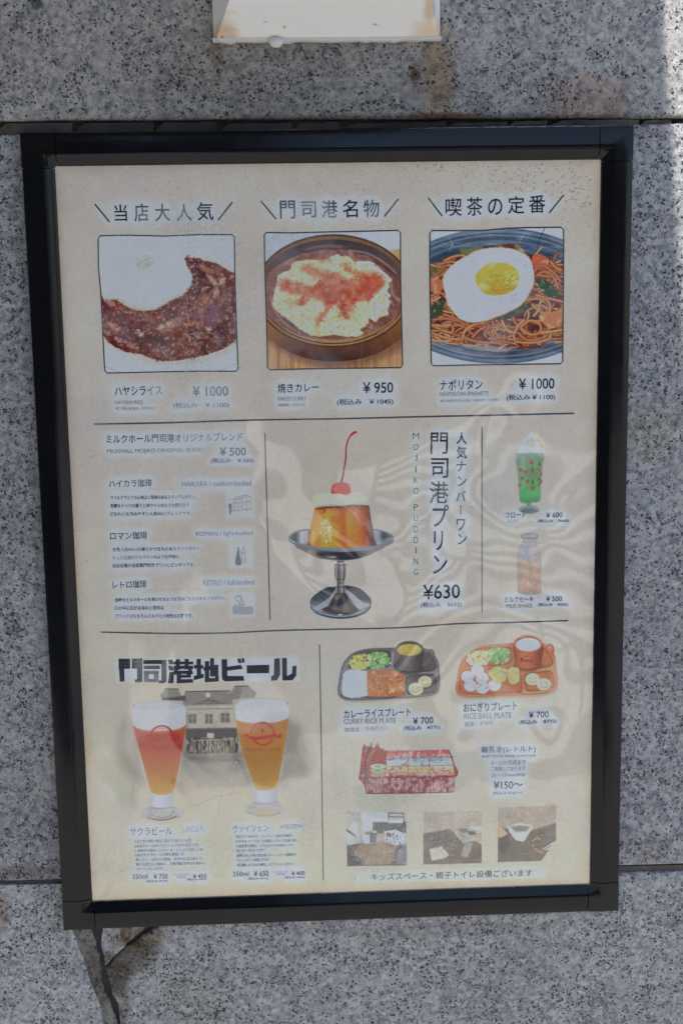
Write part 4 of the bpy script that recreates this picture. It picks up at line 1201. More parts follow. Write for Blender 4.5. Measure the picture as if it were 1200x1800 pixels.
# base
base = spline(c4([(540, 1345), (480, 1350), (410, 1390), (355, 1440), (347, 1500), (385, 1545), (460, 1582), (590, 1605), (720, 1590), (800, 1555), (840, 1500), (840, 1450), (800, 1400), (740, 1355), (640, 1335)]))
fill(base, lambda X, Y, s: stops(np.clip((Y - dy(1335)) / (270 * L4), 0, 1), [(0, (44, 48, 54)), (0.4, (58, 62, 68)), (0.62, (110, 114, 116)), (0.8, (96, 100, 104)), (1, (60, 66, 72))]), soft=1.2)
fill(spline(c4([(545, 1375), (500, 1430), (400, 1500), (365, 1505), (375, 1535), (470, 1545), (520, 1510), (540, 1440), (560, 1390)])), (142, 144, 144), 0.9, soft=2)
fill(spline(c4([(620, 1375), (660, 1430), (700, 1480), (740, 1530), (800, 1510), (830, 1490), (760, 1460), (690, 1400), (640, 1365)])), (150, 152, 154), 0.9, soft=2)
fill(spline(c4([(550, 1400), (520, 1450), (490, 1500), (440, 1530), (520, 1560), (600, 1568), (680, 1560), (740, 1535), (690, 1490), (650, 1440), (625, 1400)])), (50, 46, 46), 0.95, soft=2)
fill(spline(c4([(570, 1400), (540, 1480), (520, 1540), (600, 1560), (660, 1540), (640, 1470), (610, 1400)])), (84, 74, 68), 0.9, soft=2)
fill(spline(c4([(575, 1440), (565, 1520), (600, 1555), (615, 1510), (605, 1440)])), (40, 42, 46), 0.9, soft=2)
stroke(spline(c4([(352, 1510), (400, 1560), (500, 1592), (600, 1600), (700, 1588), (790, 1555), (835, 1510)]), 5, False), 2.0, (44, 58, 66), 0.9)
stroke(spline(c4([(420, 1555), (520, 1580), (600, 1585), (700, 1572), (790, 1530)]), 5, False), 1.6, (168, 164, 156), 0.8)
dabs(3, c4(ell(590, 1575, 14, 6)), (1.0, 1.8), [(216, 196, 160)], 0.9, 101)
# stem
stem = c4([(562, 1120), (566, 1145), (545, 1170), (543, 1200), (545, 1260), (565, 1310), (560, 1335), (548, 1350), (552, 1395), (632, 1395), (634, 1350), (620, 1335), (618, 1310), (634, 1270), (638, 1200), (636, 1170), (614, 1145), (618, 1120)])
SL = [(0, (50, 56, 60)), (0.15, (140, 140, 138)), (0.3, (70, 66, 66)), (0.5, (116, 104, 98)), (0.66, (150, 140, 134)), (0.8, (74, 70, 70)), (0.92, (120, 122, 122)), (1, (54, 60, 64))]
fill(stem, metal(SL, dx(591), 48 * L4), soft=1.1)
for v, w in ((1140, 50), (1165, 90), (1283, 70), (1310, 50), (1345, 80)):
    stroke(c4([(591 - w / 2, v), (591, v + 5), (591 + w / 2, v)]), 1.3, (40, 46, 50), 0.75)
stroke(c4([(560, 1155), (620, 1155)]), 1.4, (180, 182, 180), 0.6)
# bowl
bowl = spline(c4([(240, 1010), (300, 1060), (400, 1110), (520, 1130), (600, 1134), (690, 1125), (800, 1100), (880, 1060), (940, 1015), (600, 1030)]))
fill(bowl, lambda X, Y, s: stops(np.clip((X - dx(240)) / (700 * L4), 0, 1), [(0, (108, 106, 100)), (0.2, (120, 112, 100)), (0.3, (70, 66, 64)), (0.5, (40, 42, 48)), (0.72, (54, 54, 58)), (0.82, (100, 88, 76)), (1, (126, 118, 108))]), soft=1.2)
fill(spline(c4([(400, 1070), (560, 1075), (780, 1070), (740, 1105), (600, 1118), (470, 1105)])), (34, 36, 44), 0.85, soft=3)
stroke(spline(c4([(330, 1075), (460, 1118), (600, 1130), (740, 1118), (850, 1075)]), 5, False), 1.2, (150, 128, 104), 0.7)
fill(spline(c4([(480, 1100), (560, 1098), (540, 1112)])), (160, 160, 160), 0.7, soft=2)
rimT = spline(c4([(170, 950), (195, 915), (260, 890), (340, 878), (500, 900), (700, 900), (860, 878), (950, 895), (1010, 925), (1026, 960), (1000, 1000), (920, 1030), (760, 1052), (600, 1062), (430, 1050), (280, 1025), (195, 995), (168, 970)]))
fill(rimT, (118, 122, 126), soft=1.2)
innerT = spline(c4([(185, 945), (215, 915), (280, 895), (345, 885), (600, 905), (860, 885), (950, 903), (1000, 935), (995, 960), (930, 985), (860, 1000), (600, 1015), (330, 1000), (240, 985), (195, 965)]))
fill(innerT, lambda X, Y, s: stops(np.clip((X - dx(180)) / (840 * L4), 0, 1), [(0, (60, 66, 74)), (0.06, (44, 52, 60)), (0.11, (150, 152, 156)), (0.17, (138, 138, 140)), (0.2, (80, 72, 70)), (0.8, (140, 142, 146)), (0.86, (136, 138, 142)), (0.9, (52, 60, 70)), (0.96, (88, 96, 104)), (1, (60, 68, 76))]), soft=1.2)
stroke(spline(c4([(172, 950), (196, 915), (262, 890), (342, 879)]), 5, False), 1.3, (70, 76, 82), 0.9)
stroke(spline(c4([(1024, 955), (1008, 925), (950, 896), (862, 879)]), 5, False), 1.3, (84, 90, 96), 0.9)
# pudding body
pud = spline(c4([(388, 705), (372, 750), (355, 830), (345, 900), (335, 960), (322, 1005), (400, 1018), (500, 1024), (600, 1026), (700, 1024), (800, 1018), (885, 1005), (868, 960), (855, 880), (842, 800), (830, 740), (815, 690), (700, 690), (560, 690), (450, 695)]))
def pudcol(X, Y, s):
    t = (X - dx(600)) / (270 * L4)
    c = stops(np.clip(t * 0.5 + 0.5, 0, 1), [(0, (128, 78, 36)), (0.08, (176, 118, 50)), (0.2, (186, 132, 50)), (0.4, (188, 128, 44)), (0.5, (174, 104, 38)), (0.6, (184, 122, 44)), (0.8, (168, 92, 32)), (0.9, (130, 62, 30)), (0.96, (84, 38, 28)), (1, (96, 48, 32))])
    v = fbm(X * 1.6, Y * 0.5, 14, 4, 103)
    c = c * (0.88 + 0.26 * v)[..., None]
    top = np.exp(-np.clip(Y - dy(700), 0, 99) / 4.5)[..., None] * 0.75
    return c * (1 - top) + top * C3(92, 46, 32)
fill(pud, pudcol, soft=1.3)
fill(spline(c4([(590, 700), (625, 700), (640, 850), (650, 1015), (600, 1020), (600, 860)])), (150, 78, 30), 0.5, soft=5)
fill(spline(c4([(360, 900), (380, 900), (385, 990), (350, 1000)])), (196, 156, 84), 0.6, soft=4)
fill(spline(c4([(520, 770), (580, 780), (600, 830), (560, 830), (520, 810)])), (176, 92, 34), 0.6, soft=4)
stroke(c4([(760, 700), (768, 860), (790, 1010)]), 2.2, (150, 78, 34), 0.5, soft=3)
fill(spline(c4([(400, 960), (430, 900), (425, 1010), (390, 1012)])), (196, 110, 48), 0.5, soft=4)
for reg, nn in ((c4([(440, 800), (490, 790), (510, 850), (490, 980), (450, 980), (425, 900)]), 120), (c4([(495, 850), (520, 850), (520, 980), (495, 980)]), 50)):
    dabs(nn, reg, (0.5, 1.5), [(206, 178, 150), (196, 150, 110), (214, 196, 180)], 0.75, 105, ang=1.57, aspect=2.4)
dabs(26, c4([(700, 830), (715, 830), (715, 980), (700, 980)]), (0.4, 0.8), [(206, 150, 84)], 0.7, 107, ang=1.57)
dabs(6, c4([(780, 840), (830, 840), (830, 960), (780, 960)]), (0.7, 1.2), [(90, 40, 24)], 0.8, 108)
# caramel line, rope of the rim in front
stroke(spline(c4([(395, 705), (450, 712), (480, 700), (560, 700), (640, 690), (720, 685), (820, 690)]), 5, False), 2.6, (84, 44, 36), 0.9, soft=1.6)
for u, v in ((470, 708), (540, 704), (625, 692), (690, 690), (745, 684), (780, 690)):
    stroke(c4([(u - 10, v), (u + 8, v + 6), (u + 2, v + 12)]), 1.2, (190, 150, 120), 0.6)
stroke(c4([(450, 745), (470, 715)]), 2.4, (96, 48, 24), 0.8, soft=2)
cream = spline(c4([(385, 700), (375, 670), (372, 620), (400, 595), (460, 583), (520, 580), (560, 592), (660, 590), (720, 580), (770, 600), (790, 630), (800, 655), (822, 650), (824, 675), (800, 680), (760, 665), (700, 672), (600, 690), (520, 682), (450, 690), (410, 702)]))
fill(cream, lambda X, Y, s: lerp(C3(192, 178, 138), C3(186, 174, 154), sm(fbm(X, Y * 2, 18, 3, 109), 0.35, 0.7)), soft=1.3)
fill(spline(c4([(430, 640), (520, 620), (620, 615), (760, 640), (700, 660), (560, 672), (440, 680)])), (180, 170, 162), 0.7, soft=3)
stroke(spline(c4([(540, 615), (590, 640), (680, 650), (750, 655)]), 5, False), 1.5, (160, 150, 150), 0.7, soft=2)
stroke(spline(c4([(390, 698), (450, 690), (520, 680), (600, 690), (700, 672), (780, 662)]), 5, False), 1.2, (130, 96, 66), 0.6, soft=1.6)
cherry = spline(c4([(518, 585), (520, 545), (535, 515), (570, 500), (625, 500), (660, 515), (672, 550), (668, 590), (630, 600), (590, 588), (550, 592)]))
fill(cherry, lambda X, Y, s: stops(np.clip((Y - dy(500)) / (100 * L4), 0, 1), [(0, (150, 40, 34)), (0.3, (178, 36, 30)), (0.8, (170, 24, 24)), (1, (130, 26, 24))]), soft=1.2)
fill(c4(ell(548, 550, 12, 18)), (206, 96, 90), 0.6, soft=3); stroke(c4([(530, 545), (532, 575)]), 1.2, (214, 160, 150), 0.8)
dabs(10, c4([(610, 585), (660, 585), (660, 600), (610, 600)]), (0.4, 0.9), [(214, 190, 170)], 0.7, 110)
stroke(spline(c4([(598, 498), (610, 450), (622, 380), (635, 300), (636, 240), (645, 180), (670, 125), (700, 98)]), 6, False), 2.6, (136, 34, 36), 0.95)
stroke(spline(c4([(598, 498), (606, 470), (616, 420)]), 6, False), 2.6, (80, 34, 32), 0.8)
stroke(spline(c4([(680, 112), (700, 96), (716, 92)]), 6, False), 4.0, (150, 36, 36), 0.95)
# rope edge
for i in range(64):
    t = math.radians(8 + 164 * i / 63)
    u, v = 598 + 424 * math.cos(t), 950 + 96 * math.sin(t)
    stroke(c4([(u - 5, v - 10), (u + 5, v + 8)]), 1.1, (52, 56, 62), 0.75)
    stroke(c4([(u + 2, v - 9), (u + 9, v + 5)]), 0.8, (186, 188, 190), 0.55)
PS = spline(c4([(592, 498), (604, 450), (616, 380), (629, 300), (630, 240), (640, 175), (665, 118), (700, 86), (720, 92), (716, 104), (690, 118), (668, 150), (652, 190), (643, 240), (641, 300), (628, 380), (617, 450), (608, 498), (660, 510), (676, 550), (672, 582), (730, 578), (780, 605), (828, 650), (828, 690), (850, 800), (862, 876), (950, 890), (1012, 920), (1030, 960), (1000, 1005), (935, 1030), (880, 1065), (800, 1105), (690, 1130), (622, 1140), (642, 1180), (640, 1270), (622, 1320), (640, 1340), (740, 1352), (805, 1400), (846, 1450), (845, 1505), (800, 1560), (720, 1596), (590, 1611), (460, 1588), (380, 1550), (342, 1500), (350, 1440), (405, 1386), (480, 1345), (545, 1338), (560, 1315), (541, 1265), (539, 1180), (562, 1140), (400, 1116), (300, 1066), (235, 1020), (190, 1000), (163, 970), (166, 945), (190, 910), (340, 874), (355, 810), (380, 710), (368, 660), (368, 615), (400, 590), (514, 576), (516, 540), (532, 510), (570, 496)]), 3)
grade([p_ for p_ in PS], 1.12, 0.03, 1.05)
PARTS.append(('pudding_picture', PS, 0))

# ------------------------------------------------------------------ cream soda float
c5 = crop(700, 740, 3.4286)
L5 = 1 / 3.4286
ice = spline(c5([(728, 200), (726, 150), (745, 115), (775, 90), (800, 70), (808, 45), (822, 40), (835, 60), (838, 85), (862, 110), (880, 140), (876, 180), (862, 200)]))
fill(ice, lambda X, Y, s: lerp(C3(200, 202, 198), C3(186, 180, 160), sm(fbm(X, Y, 9, 3, 121), 0.4, 0.7)), soft=1.3)
fill(spline(c5([(835, 95), (875, 140), (870, 175), (850, 150)])), (192, 172, 120), 0.8, soft=3)
fill(spline(c5([(805, 60), (832, 65), (830, 90), (812, 90)])), (190, 172, 110), 0.7, soft=3)
for p in ([(740, 160), (790, 120), (850, 120)], [(750, 185), (800, 150), (860, 160)], [(790, 105), (830, 90)]):
    stroke(spline(c5(p), 4, False), 1.3, (158, 160, 156), 0.6, soft=1.5)
glass = spline(c5([(712, 200), (870, 195), (868, 260), (862, 340), (856, 420), (852, 484), (790, 492), (730, 488), (724, 400), (716, 300)]), 2)
def sodacol(X, Y, s):
    t = np.clip((Y - 798) / 84, 0, 1)
    c = stops(t, [(0, (140, 160, 136)), (0.12, (120, 150, 110)), (0.3, (108, 146, 90)), (0.6, (96, 158, 84)), (0.85, (78, 160, 80)), (1, (66, 136, 92))])
    c = c * (0.9 + 0.2 * fbm(X, Y, 8, 3, 123))[..., None]
    e = np.exp(-np.clip(s, 0, 99) / 1.3)[..., None] * 0.45
    return c * (1 - e) + e * C3(150, 160, 148)
fill(glass, sodacol, soft=1.1)
stroke(c5([(712, 200), (790, 205), (870, 197)]), 2, (120, 146, 118), 0.7)
fill(c5([(728, 205), (760, 208), (762, 300), (735, 300)]), (150, 164, 158), 0.5, soft=3)
fill(spline(c5([(770, 310), (830, 305), (830, 335), (780, 335)])), (120, 110, 60), 0.5, soft=3)
for u, v in ((800, 248), (735, 295), (765, 308), (746, 345), (777, 363), (730, 388), (808, 402), (847, 294), (858, 322), (846, 380), (858, 365)):
    w = 12 if u < 830 else 7
    fill(c5([(u - w, v - 12), (u - w * .5, v - 4), (u, v - 13), (u + w * .5, v - 4), (u + w, v - 12), (u + w * .8, v + 8), (u, v + 14), (u - w * .8, v + 8)]), (168, 46, 34), 0.92)
for u, v in ((848, 256), (805, 290), (808, 362), (846, 345)):
    stroke(c5([(u - 8, v + 14), (u, v - 8), (u + 8, v + 14)]), 1.1, (40, 66, 44), 0.9)
    stroke(c5([(u, v - 12), (u, v + 18)]), 1.0, (40, 66, 44), 0.9)
fill(c5([(770, 490), (800, 490), (796, 516), (774, 516)]), (110, 124, 112), soft=1.2)
foot = c5(ell(787, 532, 62, 24))
fill(foot, (140, 150, 146), soft=1.2)
fill(c5(ell(787, 540, 50, 14)), (84, 100, 92), 0.8, soft=2)
stroke(c5(ell(787, 535, 58, 22, 0, 20, 10, 170)), 1.4, (96, 110, 116), 0.8)
stroke(c5(ell(787, 526, 22, 8, 0, 20)), 1.1, (86, 120, 70), 0.7)
FS = spline(c5([(722, 198), (722, 150), (742, 112), (796, 68), (806, 40), (824, 36), (840, 60), (842, 85), (868, 112), (884, 140), (874, 195), (870, 300), (858, 420), (855, 488), (802, 496), (803, 512), (848, 525), (850, 545), (820, 562), (760, 564), (724, 545), (728, 522), (770, 510), (768, 494), (728, 490), (720, 400), (708, 205)]), 2)
PARTS.append(('float_picture', FS, 0))
# ---- milk shake bottle
bot = spline(c5([(745, 690), (738, 705), (748, 722), (730, 760), (718, 800), (714, 850), (716, 950), (716, 1010), (726, 1032), (790, 1042), (850, 1032), (858, 1000), (858, 900), (860, 840), (852, 790), (836, 755), (828, 722), (842, 700), (832, 682), (790, 676)]), 3)
def botcol(X, Y, s):
    t = (Y - 938) / 106
    c = stops(np.clip(t, 0, 1), [(0, (164, 160, 156)), (0.2, (158, 150, 146)), (0.44, (164, 148, 138)), (0.49, (178, 140, 116)), (0.7, (180, 140, 112)), (1, (172, 132, 108))])
    c = c * (0.95 + 0.1 * fbm(X, Y, 9, 3, 131))[..., None]
    e = np.exp(-np.clip(s, 0, 99) / 1.6)[..., None] * 0.6
    return c * (1 - e) + e * C3(134, 138, 142)
fill(bot, botcol, soft=1.2)
fill(spline(c5([(745, 760), (770, 750), (776, 830), (735, 830)])), (150, 156, 170), 0.6, soft=5)
fill(spline(c5([(790, 740), (815, 745), (820, 830), (800, 840)])), (172, 160, 152), 0.7, soft=4)
fill(spline(c5([(716, 860), (740, 870), (742, 1010), (718, 1010)])), (162, 130, 118), 0.5, soft=4)
stroke(c5(ell(790, 692, 50, 14)), 1.3, (112, 112, 112), 0.85)
stroke(c5(ell(790, 698, 48, 13, 0, 20, 0, 180)), 2.0, (120, 122, 124), 0.6)
stroke(spline(c5([(748, 722), (790, 730), (828, 722)]), 4, False), 1.2, (128, 126, 126), 0.7)
stroke(spline(c5([(718, 1020), (730, 1036), (790, 1046), (850, 1036), (858, 1020)]), 4, False), 1.4, (134, 122, 114), 0.8)
dabs(50, bot, (0.4, 0.9), [(196, 186, 178), (140, 130, 126)], 0.4, 133)
grade(bot, 1.0, 0.045, 0.72)
PARTS.append(('milkshake_picture', bot, 0))

# ------------------------------------------------------------------ beers before the faded station building
c6 = crop(170, 1110, 3)
def fade(x0, x1, y0, y1, e=26):
    return lambda X, Y, s: sm(X, x0, x0 + e) * sm(x1 - X, 0, e) * sm(Y, y0, y0 + 6) * sm(y1 - Y, 0, e)
GR = lambda X, Y, s: lerp(C3(134, 127, 116), C3(170, 162, 148), fbm(X, Y * 1.4, 12, 4, 141))
fa = fade(200, 545, 1208, 1440, 40)
fill(spline(c6([(120, 520), (200, 440), (330, 400), (480, 380), (740, 380), (900, 420), (1080, 500), (1140, 700), (1060, 760), (760, 800), (420, 800), (140, 740)])), (142, 134, 120), 0.55, soft=24)
fill(c6([(150, 480), (1100, 480), (1100, 1000), (150, 1000)]), GR, lambda X, Y, s: 0.62 * sm(X, 195, 270) * sm(545 - X, 0, 60) * sm(Y, 1262, 1300) * sm(1420 - Y, 0, 60) * (0.4 + 0.6 * sm(np.abs(Y - 1345), 60, 10)), soft=30)
fill(c6([(160, 440), (480, 440), (480, 680), (200, 680)]), (112, 108, 98), lambda X, Y, s: 0.5 * sm(X, 225, 300), soft=16)
fill(c6([(960, 440), (1060, 500), (1100, 640), (960, 640)]), (126, 122, 110), 0.5, soft=14)
# roofs
for pts in ([(335, 338), (362, 302), (430, 303), (445, 335), (470, 340), (470, 365), (345, 362)], [(700, 330), (728, 290), (800, 286), (842, 322), (832, 350), (720, 360)], [(455, 345), (470, 316), (700, 312), (715, 350), (715, 395), (455, 395)]):
    fill(c6(pts), lambda X, Y, s: lerp(C3(104, 98, 90), C3(134, 126, 114), fbm(X, Y, 8, 3, 143)), 0.78, soft=2.4)
for p in ([(362, 303), (430, 303)], [(470, 317), (700, 313)], [(728, 290), (800, 287)]):
    stroke(c6(p), 1.6, (60, 58, 56), 0.85)
fill(c6([(470, 340), (470, 365), (345, 362), (350, 350)]), (62, 58, 54), 0.8, soft=2)
fill(c6([(480, 390), (720, 385), (730, 510), (485, 515)]), lambda X, Y, s: lerp(C3(190, 181, 164), C3(160, 150, 134), fbm(X, Y, 9, 3, 145)), 0.95, soft=1.6)
fill(c6([(500, 385), (590, 355), (680, 380)]), (96, 86, 74), 0.9, soft=1.4); fill(c6([(530, 380), (590, 366), (650, 378)]), (130, 120, 106), 0.9, soft=1.4)
fill(c6(ell(587, 335, 12, 12, 0, 20)), (200, 198, 194), 0.95)
for u, w, v, h in ((484, 42, 436, 48), (572, 40, 436, 50), (655, 46, 430, 50)):
    fill(c6([(u, v), (u + w, v), (u + w, v + h), (u, v + h)]), (108, 100, 88), 0.9, soft=1.2)
    stroke(c6([(u + w / 2, v), (u + w / 2, v + h)]), 1.4, (168, 160, 144), 0.9)
    stroke(c6([(u, v + h * .4), (u + w, v + h * .4)]), 1.0, (160, 152, 136), 0.8)
    stroke(c6([(u - 4, v + h + 4), (u + w + 4, v + h + 4)]), 1.4, (176, 168, 152), 0.9)
for v in (410, 512):
    stroke(c6([(480, v), (728, v - 4)]), 1.4, (110, 102, 90), 0.8)
fill(c6([(470, 515), (740, 510), (745, 560), (470, 565)]), (76, 70, 64), 0.85, soft=2.5)
fill(c6([(478, 560), (745, 556), (748, 640), (470, 645)]), lambda X, Y, s: lerp(C3(60, 54, 48), C3(150, 138, 118), sm(fbm(X * 1.6, Y, 5, 3, 147), 0.4, 0.7)), 0.9, soft=2)
fill(c6([(582, 535), (618, 535), (618, 562), (582, 562)]), (196, 188, 170), 0.9, soft=2)
for u in (500, 540, 580, 622, 664, 706):
    fill(c6([(u, 572), (u + 22, 572), (u + 22, 640), (u, 640)]), (168, 158, 140), 0.55, soft=2)
    stroke(c6([(u + 11, 572), (u + 11, 640)]), 1.2, (60, 54, 48), 0.9)
stroke(c6([(510, 575), (720, 568)]), 1.6, (176, 164, 142), 0.9)
fill(c6([(460, 650), (760, 640), (780, 770), (440, 780)]), lambda X, Y, s: lerp(C3(92, 86, 78), C3(134, 126, 114), fbm(X * 0.5, Y * 2, 9, 3, 149)), lambda X, Y, s: 0.7 * sm(1370 - Y, 0, 30), soft=14)
fill(c6([(480, 690), (700, 690), (700, 740), (540, 730)]), (180, 172, 156), 0.4, soft=12)
for p in ([(210, 720), (180, 900)], [(660, 840), (640, 960)], [(410, 960), (640, 870), (760, 850)], [(520, 820), (900, 800)]):
    stroke(c6(p), 1.2, (136, 130, 118), 0.5, soft=2)
def beer(cr, out, foam, liq, base, foot, tint, cx, w):
    s_ = 1 / cr.s
    fill(spline(cr(out), 3), (186, 186, 186), 0.5, soft=1.6)
    fill(spline(cr(foot), 4), lambda X, Y, s: lerp(C3(176, 176, 174), C3(152, 150, 148), fbm(X, Y * 2, 8, 3, 151)), 0.8, soft=2)
    fill(cr(base), lambda X, Y, s: stops(np.clip((X - cx) / w + 0.5, 0, 1), [(0, (168, 170, 178)), (0.3, (186, 188, 194)), (0.7, (176, 178, 186)), (1, (160, 164, 172))]), 0.95, soft=1.4)
    def lc(X, Y, s):
        y0 = cr.o[1] + min(v for u, v in liq) * s_; y1 = cr.o[1] + max(v for u, v in liq) * s_
        c = stops(np.clip((Y - y0) / (y1 - y0) + (fbm(X, Y, 30, 2, 153) - .5) * .08, 0, 1), tint)
        e = np.exp(-np.clip(s, 0, 99) / 2.0)[..., None] * 0.28
        return c * (1 - e) + e * C3(206, 170, 120)
    fill(spline(cr(liq), 3), lc, soft=1.2)
    fill(spline(cr(foam), 3), lambda X, Y, s: lerp(C3(180, 178, 176), C3(190, 190, 192), fbm(X, Y, 14, 3, 155)), soft=1.4)
c7 = crop(210, 1200, 6.9214)
beer(c7, [(160, 270), (480, 215), (800, 280), (812, 420), (780, 760), (660, 1320), (370, 1320), (190, 640)],
     [(160, 275), (230, 245), (480, 225), (720, 245), (800, 290), (806, 400), (804, 515), (700, 560), (560, 575), (360, 575), (230, 550), (175, 515), (162, 400)],
     [(172, 515), (220, 555), (360, 590), (600, 585), (740, 560), (806, 510), (795, 640), (760, 860), (710, 1120), (655, 1320), (600, 1355), (510, 1365), (430, 1350), (375, 1315), (310, 1060), (230, 780), (190, 640)],
     [(362, 1310), (420, 1350), (510, 1366), (600, 1355), (655, 1315), (655, 1505), (510, 1525), (380, 1505)],
     [(380, 1500), (300, 1560), (262, 1590), (300, 1640), (400, 1680), (520, 1690), (640, 1675), (740, 1640), (790, 1570), (720, 1530), (650, 1500)],
     [(0, (168, 78, 34)), (0.12, (168, 70, 34)), (0.3, (154, 48, 28)), (0.45, (162, 76, 34)), (0.65, (164, 92, 40)), (0.85, (172, 124, 46)), (1, (178, 142, 60))], 283, 42)
stroke(c7(ell(480, 290, 320, 62, 0, 40, 180, 360)), 1.1, (150, 152, 152), 0.8)
fill(c7(ell(485, 285, 300, 55, 0, 30)), (176, 174, 170), 0.6, soft=2)
stroke(c7([(165, 265), (185, 300)]), 1.2, (120, 120, 120), 0.7)
# round badge on the glass, red on red
def ring(cr, cx, cy, r, w, col, a0=0, a1=360, al=0.85, sq=1.0):
    stroke(cr(ell(cx, cy, r, r * sq, 0, 30, a0, a1)), w, col, al)
ring(c7, 515, 665, 140, 3.6, (156, 32, 32), al=0.8)
ring(c7, 515, 665, 150, 0.6, (196, 110, 90), 190, 350, 0.6)
ring(c7, 515, 665, 112, 0.8, (190, 96, 70), 200, 340, 0.7)
fill(c7([(340, 620), (690, 620), (740, 650), (730, 700), (560, 720), (350, 720), (300, 700)]), (152, 32, 30), 0.7, soft=3)
fill(c7(ell(505, 560, 60, 12)), (196, 120, 84), 0.6, soft=1.5)
stroke(c7([(375, 1520), (510, 1535), (650, 1515)]), 1.2, (110, 108, 110), 0.7)
stroke(spline(c7([(375, 1560), (400, 1610), (520, 1640), (630, 1610), (660, 1560)]), 4, False), 1.3, (110, 110, 114), 0.8)
stroke(spline(c7([(340, 1640), (440, 1665), (520, 1670), (620, 1655), (700, 1625)]), 4, False), 2.0, (112, 56, 48), 0.85)
stroke(spline(c7([(330, 1610), (420, 1645), (520, 1652), (640, 1630), (720, 1600)]), 4, False), 1.4, (170, 136, 120), 0.8)
PARTS.append(('beer_glass_picture', spline(c7([(155, 275), (230, 235), (480, 218), (720, 235), (806, 285), (812, 420), (800, 640), (760, 880), (710, 1120), (660, 1330), (660, 1500), (740, 1530), (795, 1575), (740, 1650), (640, 1682), (520, 1696), (400, 1686), (290, 1640), (256, 1590), (300, 1555), (372, 1500), (362, 1320), (300, 1060), (225, 780), (180, 620), (160, 400)]), 3), 0))
c8 = crop(390, 1200, 6.92)
beer(c8, [(160, 250), (480, 190), (800, 240), (815, 400), (780, 700), (670, 1290), (390, 1290), (190, 520)],
     [(160, 255), (250, 215), (480, 195), (720, 215), (800, 250), (812, 330), (808, 425), (700, 465), (560, 485), (360, 485), (230, 470), (172, 440), (162, 350)],
     [(170, 445), (240, 472), (360, 490), (600, 488), (730, 465), (812, 420), (795, 600), (750, 860), (710, 1070), (672, 1250), (620, 1295), (540, 1312), (460, 1305), (395, 1270), (340, 1110), (260, 880), (205, 650)],
     [(380, 1270), (440, 1300), (540, 1315), (620, 1298), (672, 1265), (672, 1440), (530, 1465), (392, 1445)],
     [(392, 1440), (330, 1490), (272, 1540), (320, 1590), (420, 1625), (520, 1635), (620, 1625), (720, 1590), (770, 1545), (710, 1490), (672, 1440)],
     [(0, (166, 108, 58)), (0.2, (172, 114, 46)), (0.4, (168, 112, 48)), (0.6, (162, 112, 50)), (0.85, (172, 130, 60)), (1, (186, 154, 86))], 466, 40)
fill(c8(ell(482, 262, 300, 62, 0, 30)), (172, 174, 176), 0.6, soft=2)
stroke(c8(ell(482, 260, 320, 66, 0, 40, 180, 360)), 1.1, (146, 150, 152), 0.8)
stroke(c8([(790, 235), (796, 270)]), 1.2, (110, 112, 112), 0.7)
RB = (174, 42, 34)
ring(c8, 495, 628, 142, 3.4, RB, 185, 355); ring(c8, 500, 632, 125, 2.6, RB, 25, 155)
fill(c8([(333, 645), (420, 660), (560, 640), (662, 620), (662, 662), (560, 675), (430, 695), (333, 688)]), RB, 0.95)
fill(c8([(258, 612), (325, 620), (325, 658), (262, 652), (282, 632)]), RB, 0.92); fill(c8([(668, 640), (735, 618), (718, 642), (732, 664), (672, 676)]), RB, 0.92)
fill(c8([(470, 562), (512, 562), (502, 600), (506, 612), (478, 612), (482, 600)]), RB, 0.95)
for k in range(15):
    u = 352 + k * 20
    stroke(c8([(u, 668 - k * 1.6), (u + 7, 676 - k * 1.6)]), 0.9, (196, 120, 60), 0.8, soft=0.7)
for k in range(16):
    t = math.radians(200 + k * 9.4)
    stroke(c8([(495 + 137 * math.cos(t), 628 + 137 * math.sin(t)), (495 + 147 * math.cos(t), 628 + 147 * math.sin(t))]), 0.6, (196, 124, 70), 0.7, soft=0.7)
stroke(c8([(395, 1455), (530, 1472), (668, 1450)]), 1.2, (140, 140, 144), 0.7)
stroke(spline(c8([(300, 1570), (400, 1600), (520, 1615), (640, 1600), (720, 1570)]), 4, False), 1.6, (146, 130, 116), 0.6)
fill(spline(c8([(410, 1570), (520, 1560), (660, 1570), (600, 1615), (470, 1615)])), (196, 168, 112), 0.6, soft=3)
PARTS.append(('beer_glass_picture', spline(c8([(155, 250), (240, 208), (480, 186), (720, 206), (806, 245), (818, 400), (800, 600), (755, 860), (710, 1090), (678, 1290), (678, 1440), (720, 1485), (776, 1545), (720, 1602), (620, 1634), (520, 1642), (410, 1632), (310, 1600), (264, 1540), (330, 1480), (386, 1440), (380, 1290), (330, 1110), (255, 880), (200, 650), (165, 440)]), 3), 0))

# ------------------------------------------------------------------ two meal trays
c9 = crop(560, 1100, 2.449)
def tray(out, cell, rimc, deep, hi):
    fill([(x + 1, y + 2.5) for x, y in spline(c9(out), 4)], (120, 112, 100), 0.5, soft=4)
    fill(spline(c9(out), 4), rimc, soft=1.1)
    inn = spline(c9(out), 4)
    cx = sum(p[0] for p in inn) / len(inn); cy = sum(p[1] for p in inn) / len(inn)
    fill([(cx + (x - cx) * 0.965, cy + (y - cy) * 0.93) for x, y in inn], lambda X, Y, s: lerp(C3(*deep), C3(*hi), sm(fbm(X, Y, 30, 2, 161), 0.3, 0.7)), soft=1.1)
    for p in cell:
        fill(spline(c9(p), 3), lambda X, Y, s: C3(*deep) * (0.72 + 0.22 * sm(s, 0, 5)[..., None]), soft=1.2)
        stroke(spline(c9(p), 3) + [spline(c9(p), 3)[0]], 0.8, hi, 0.6)
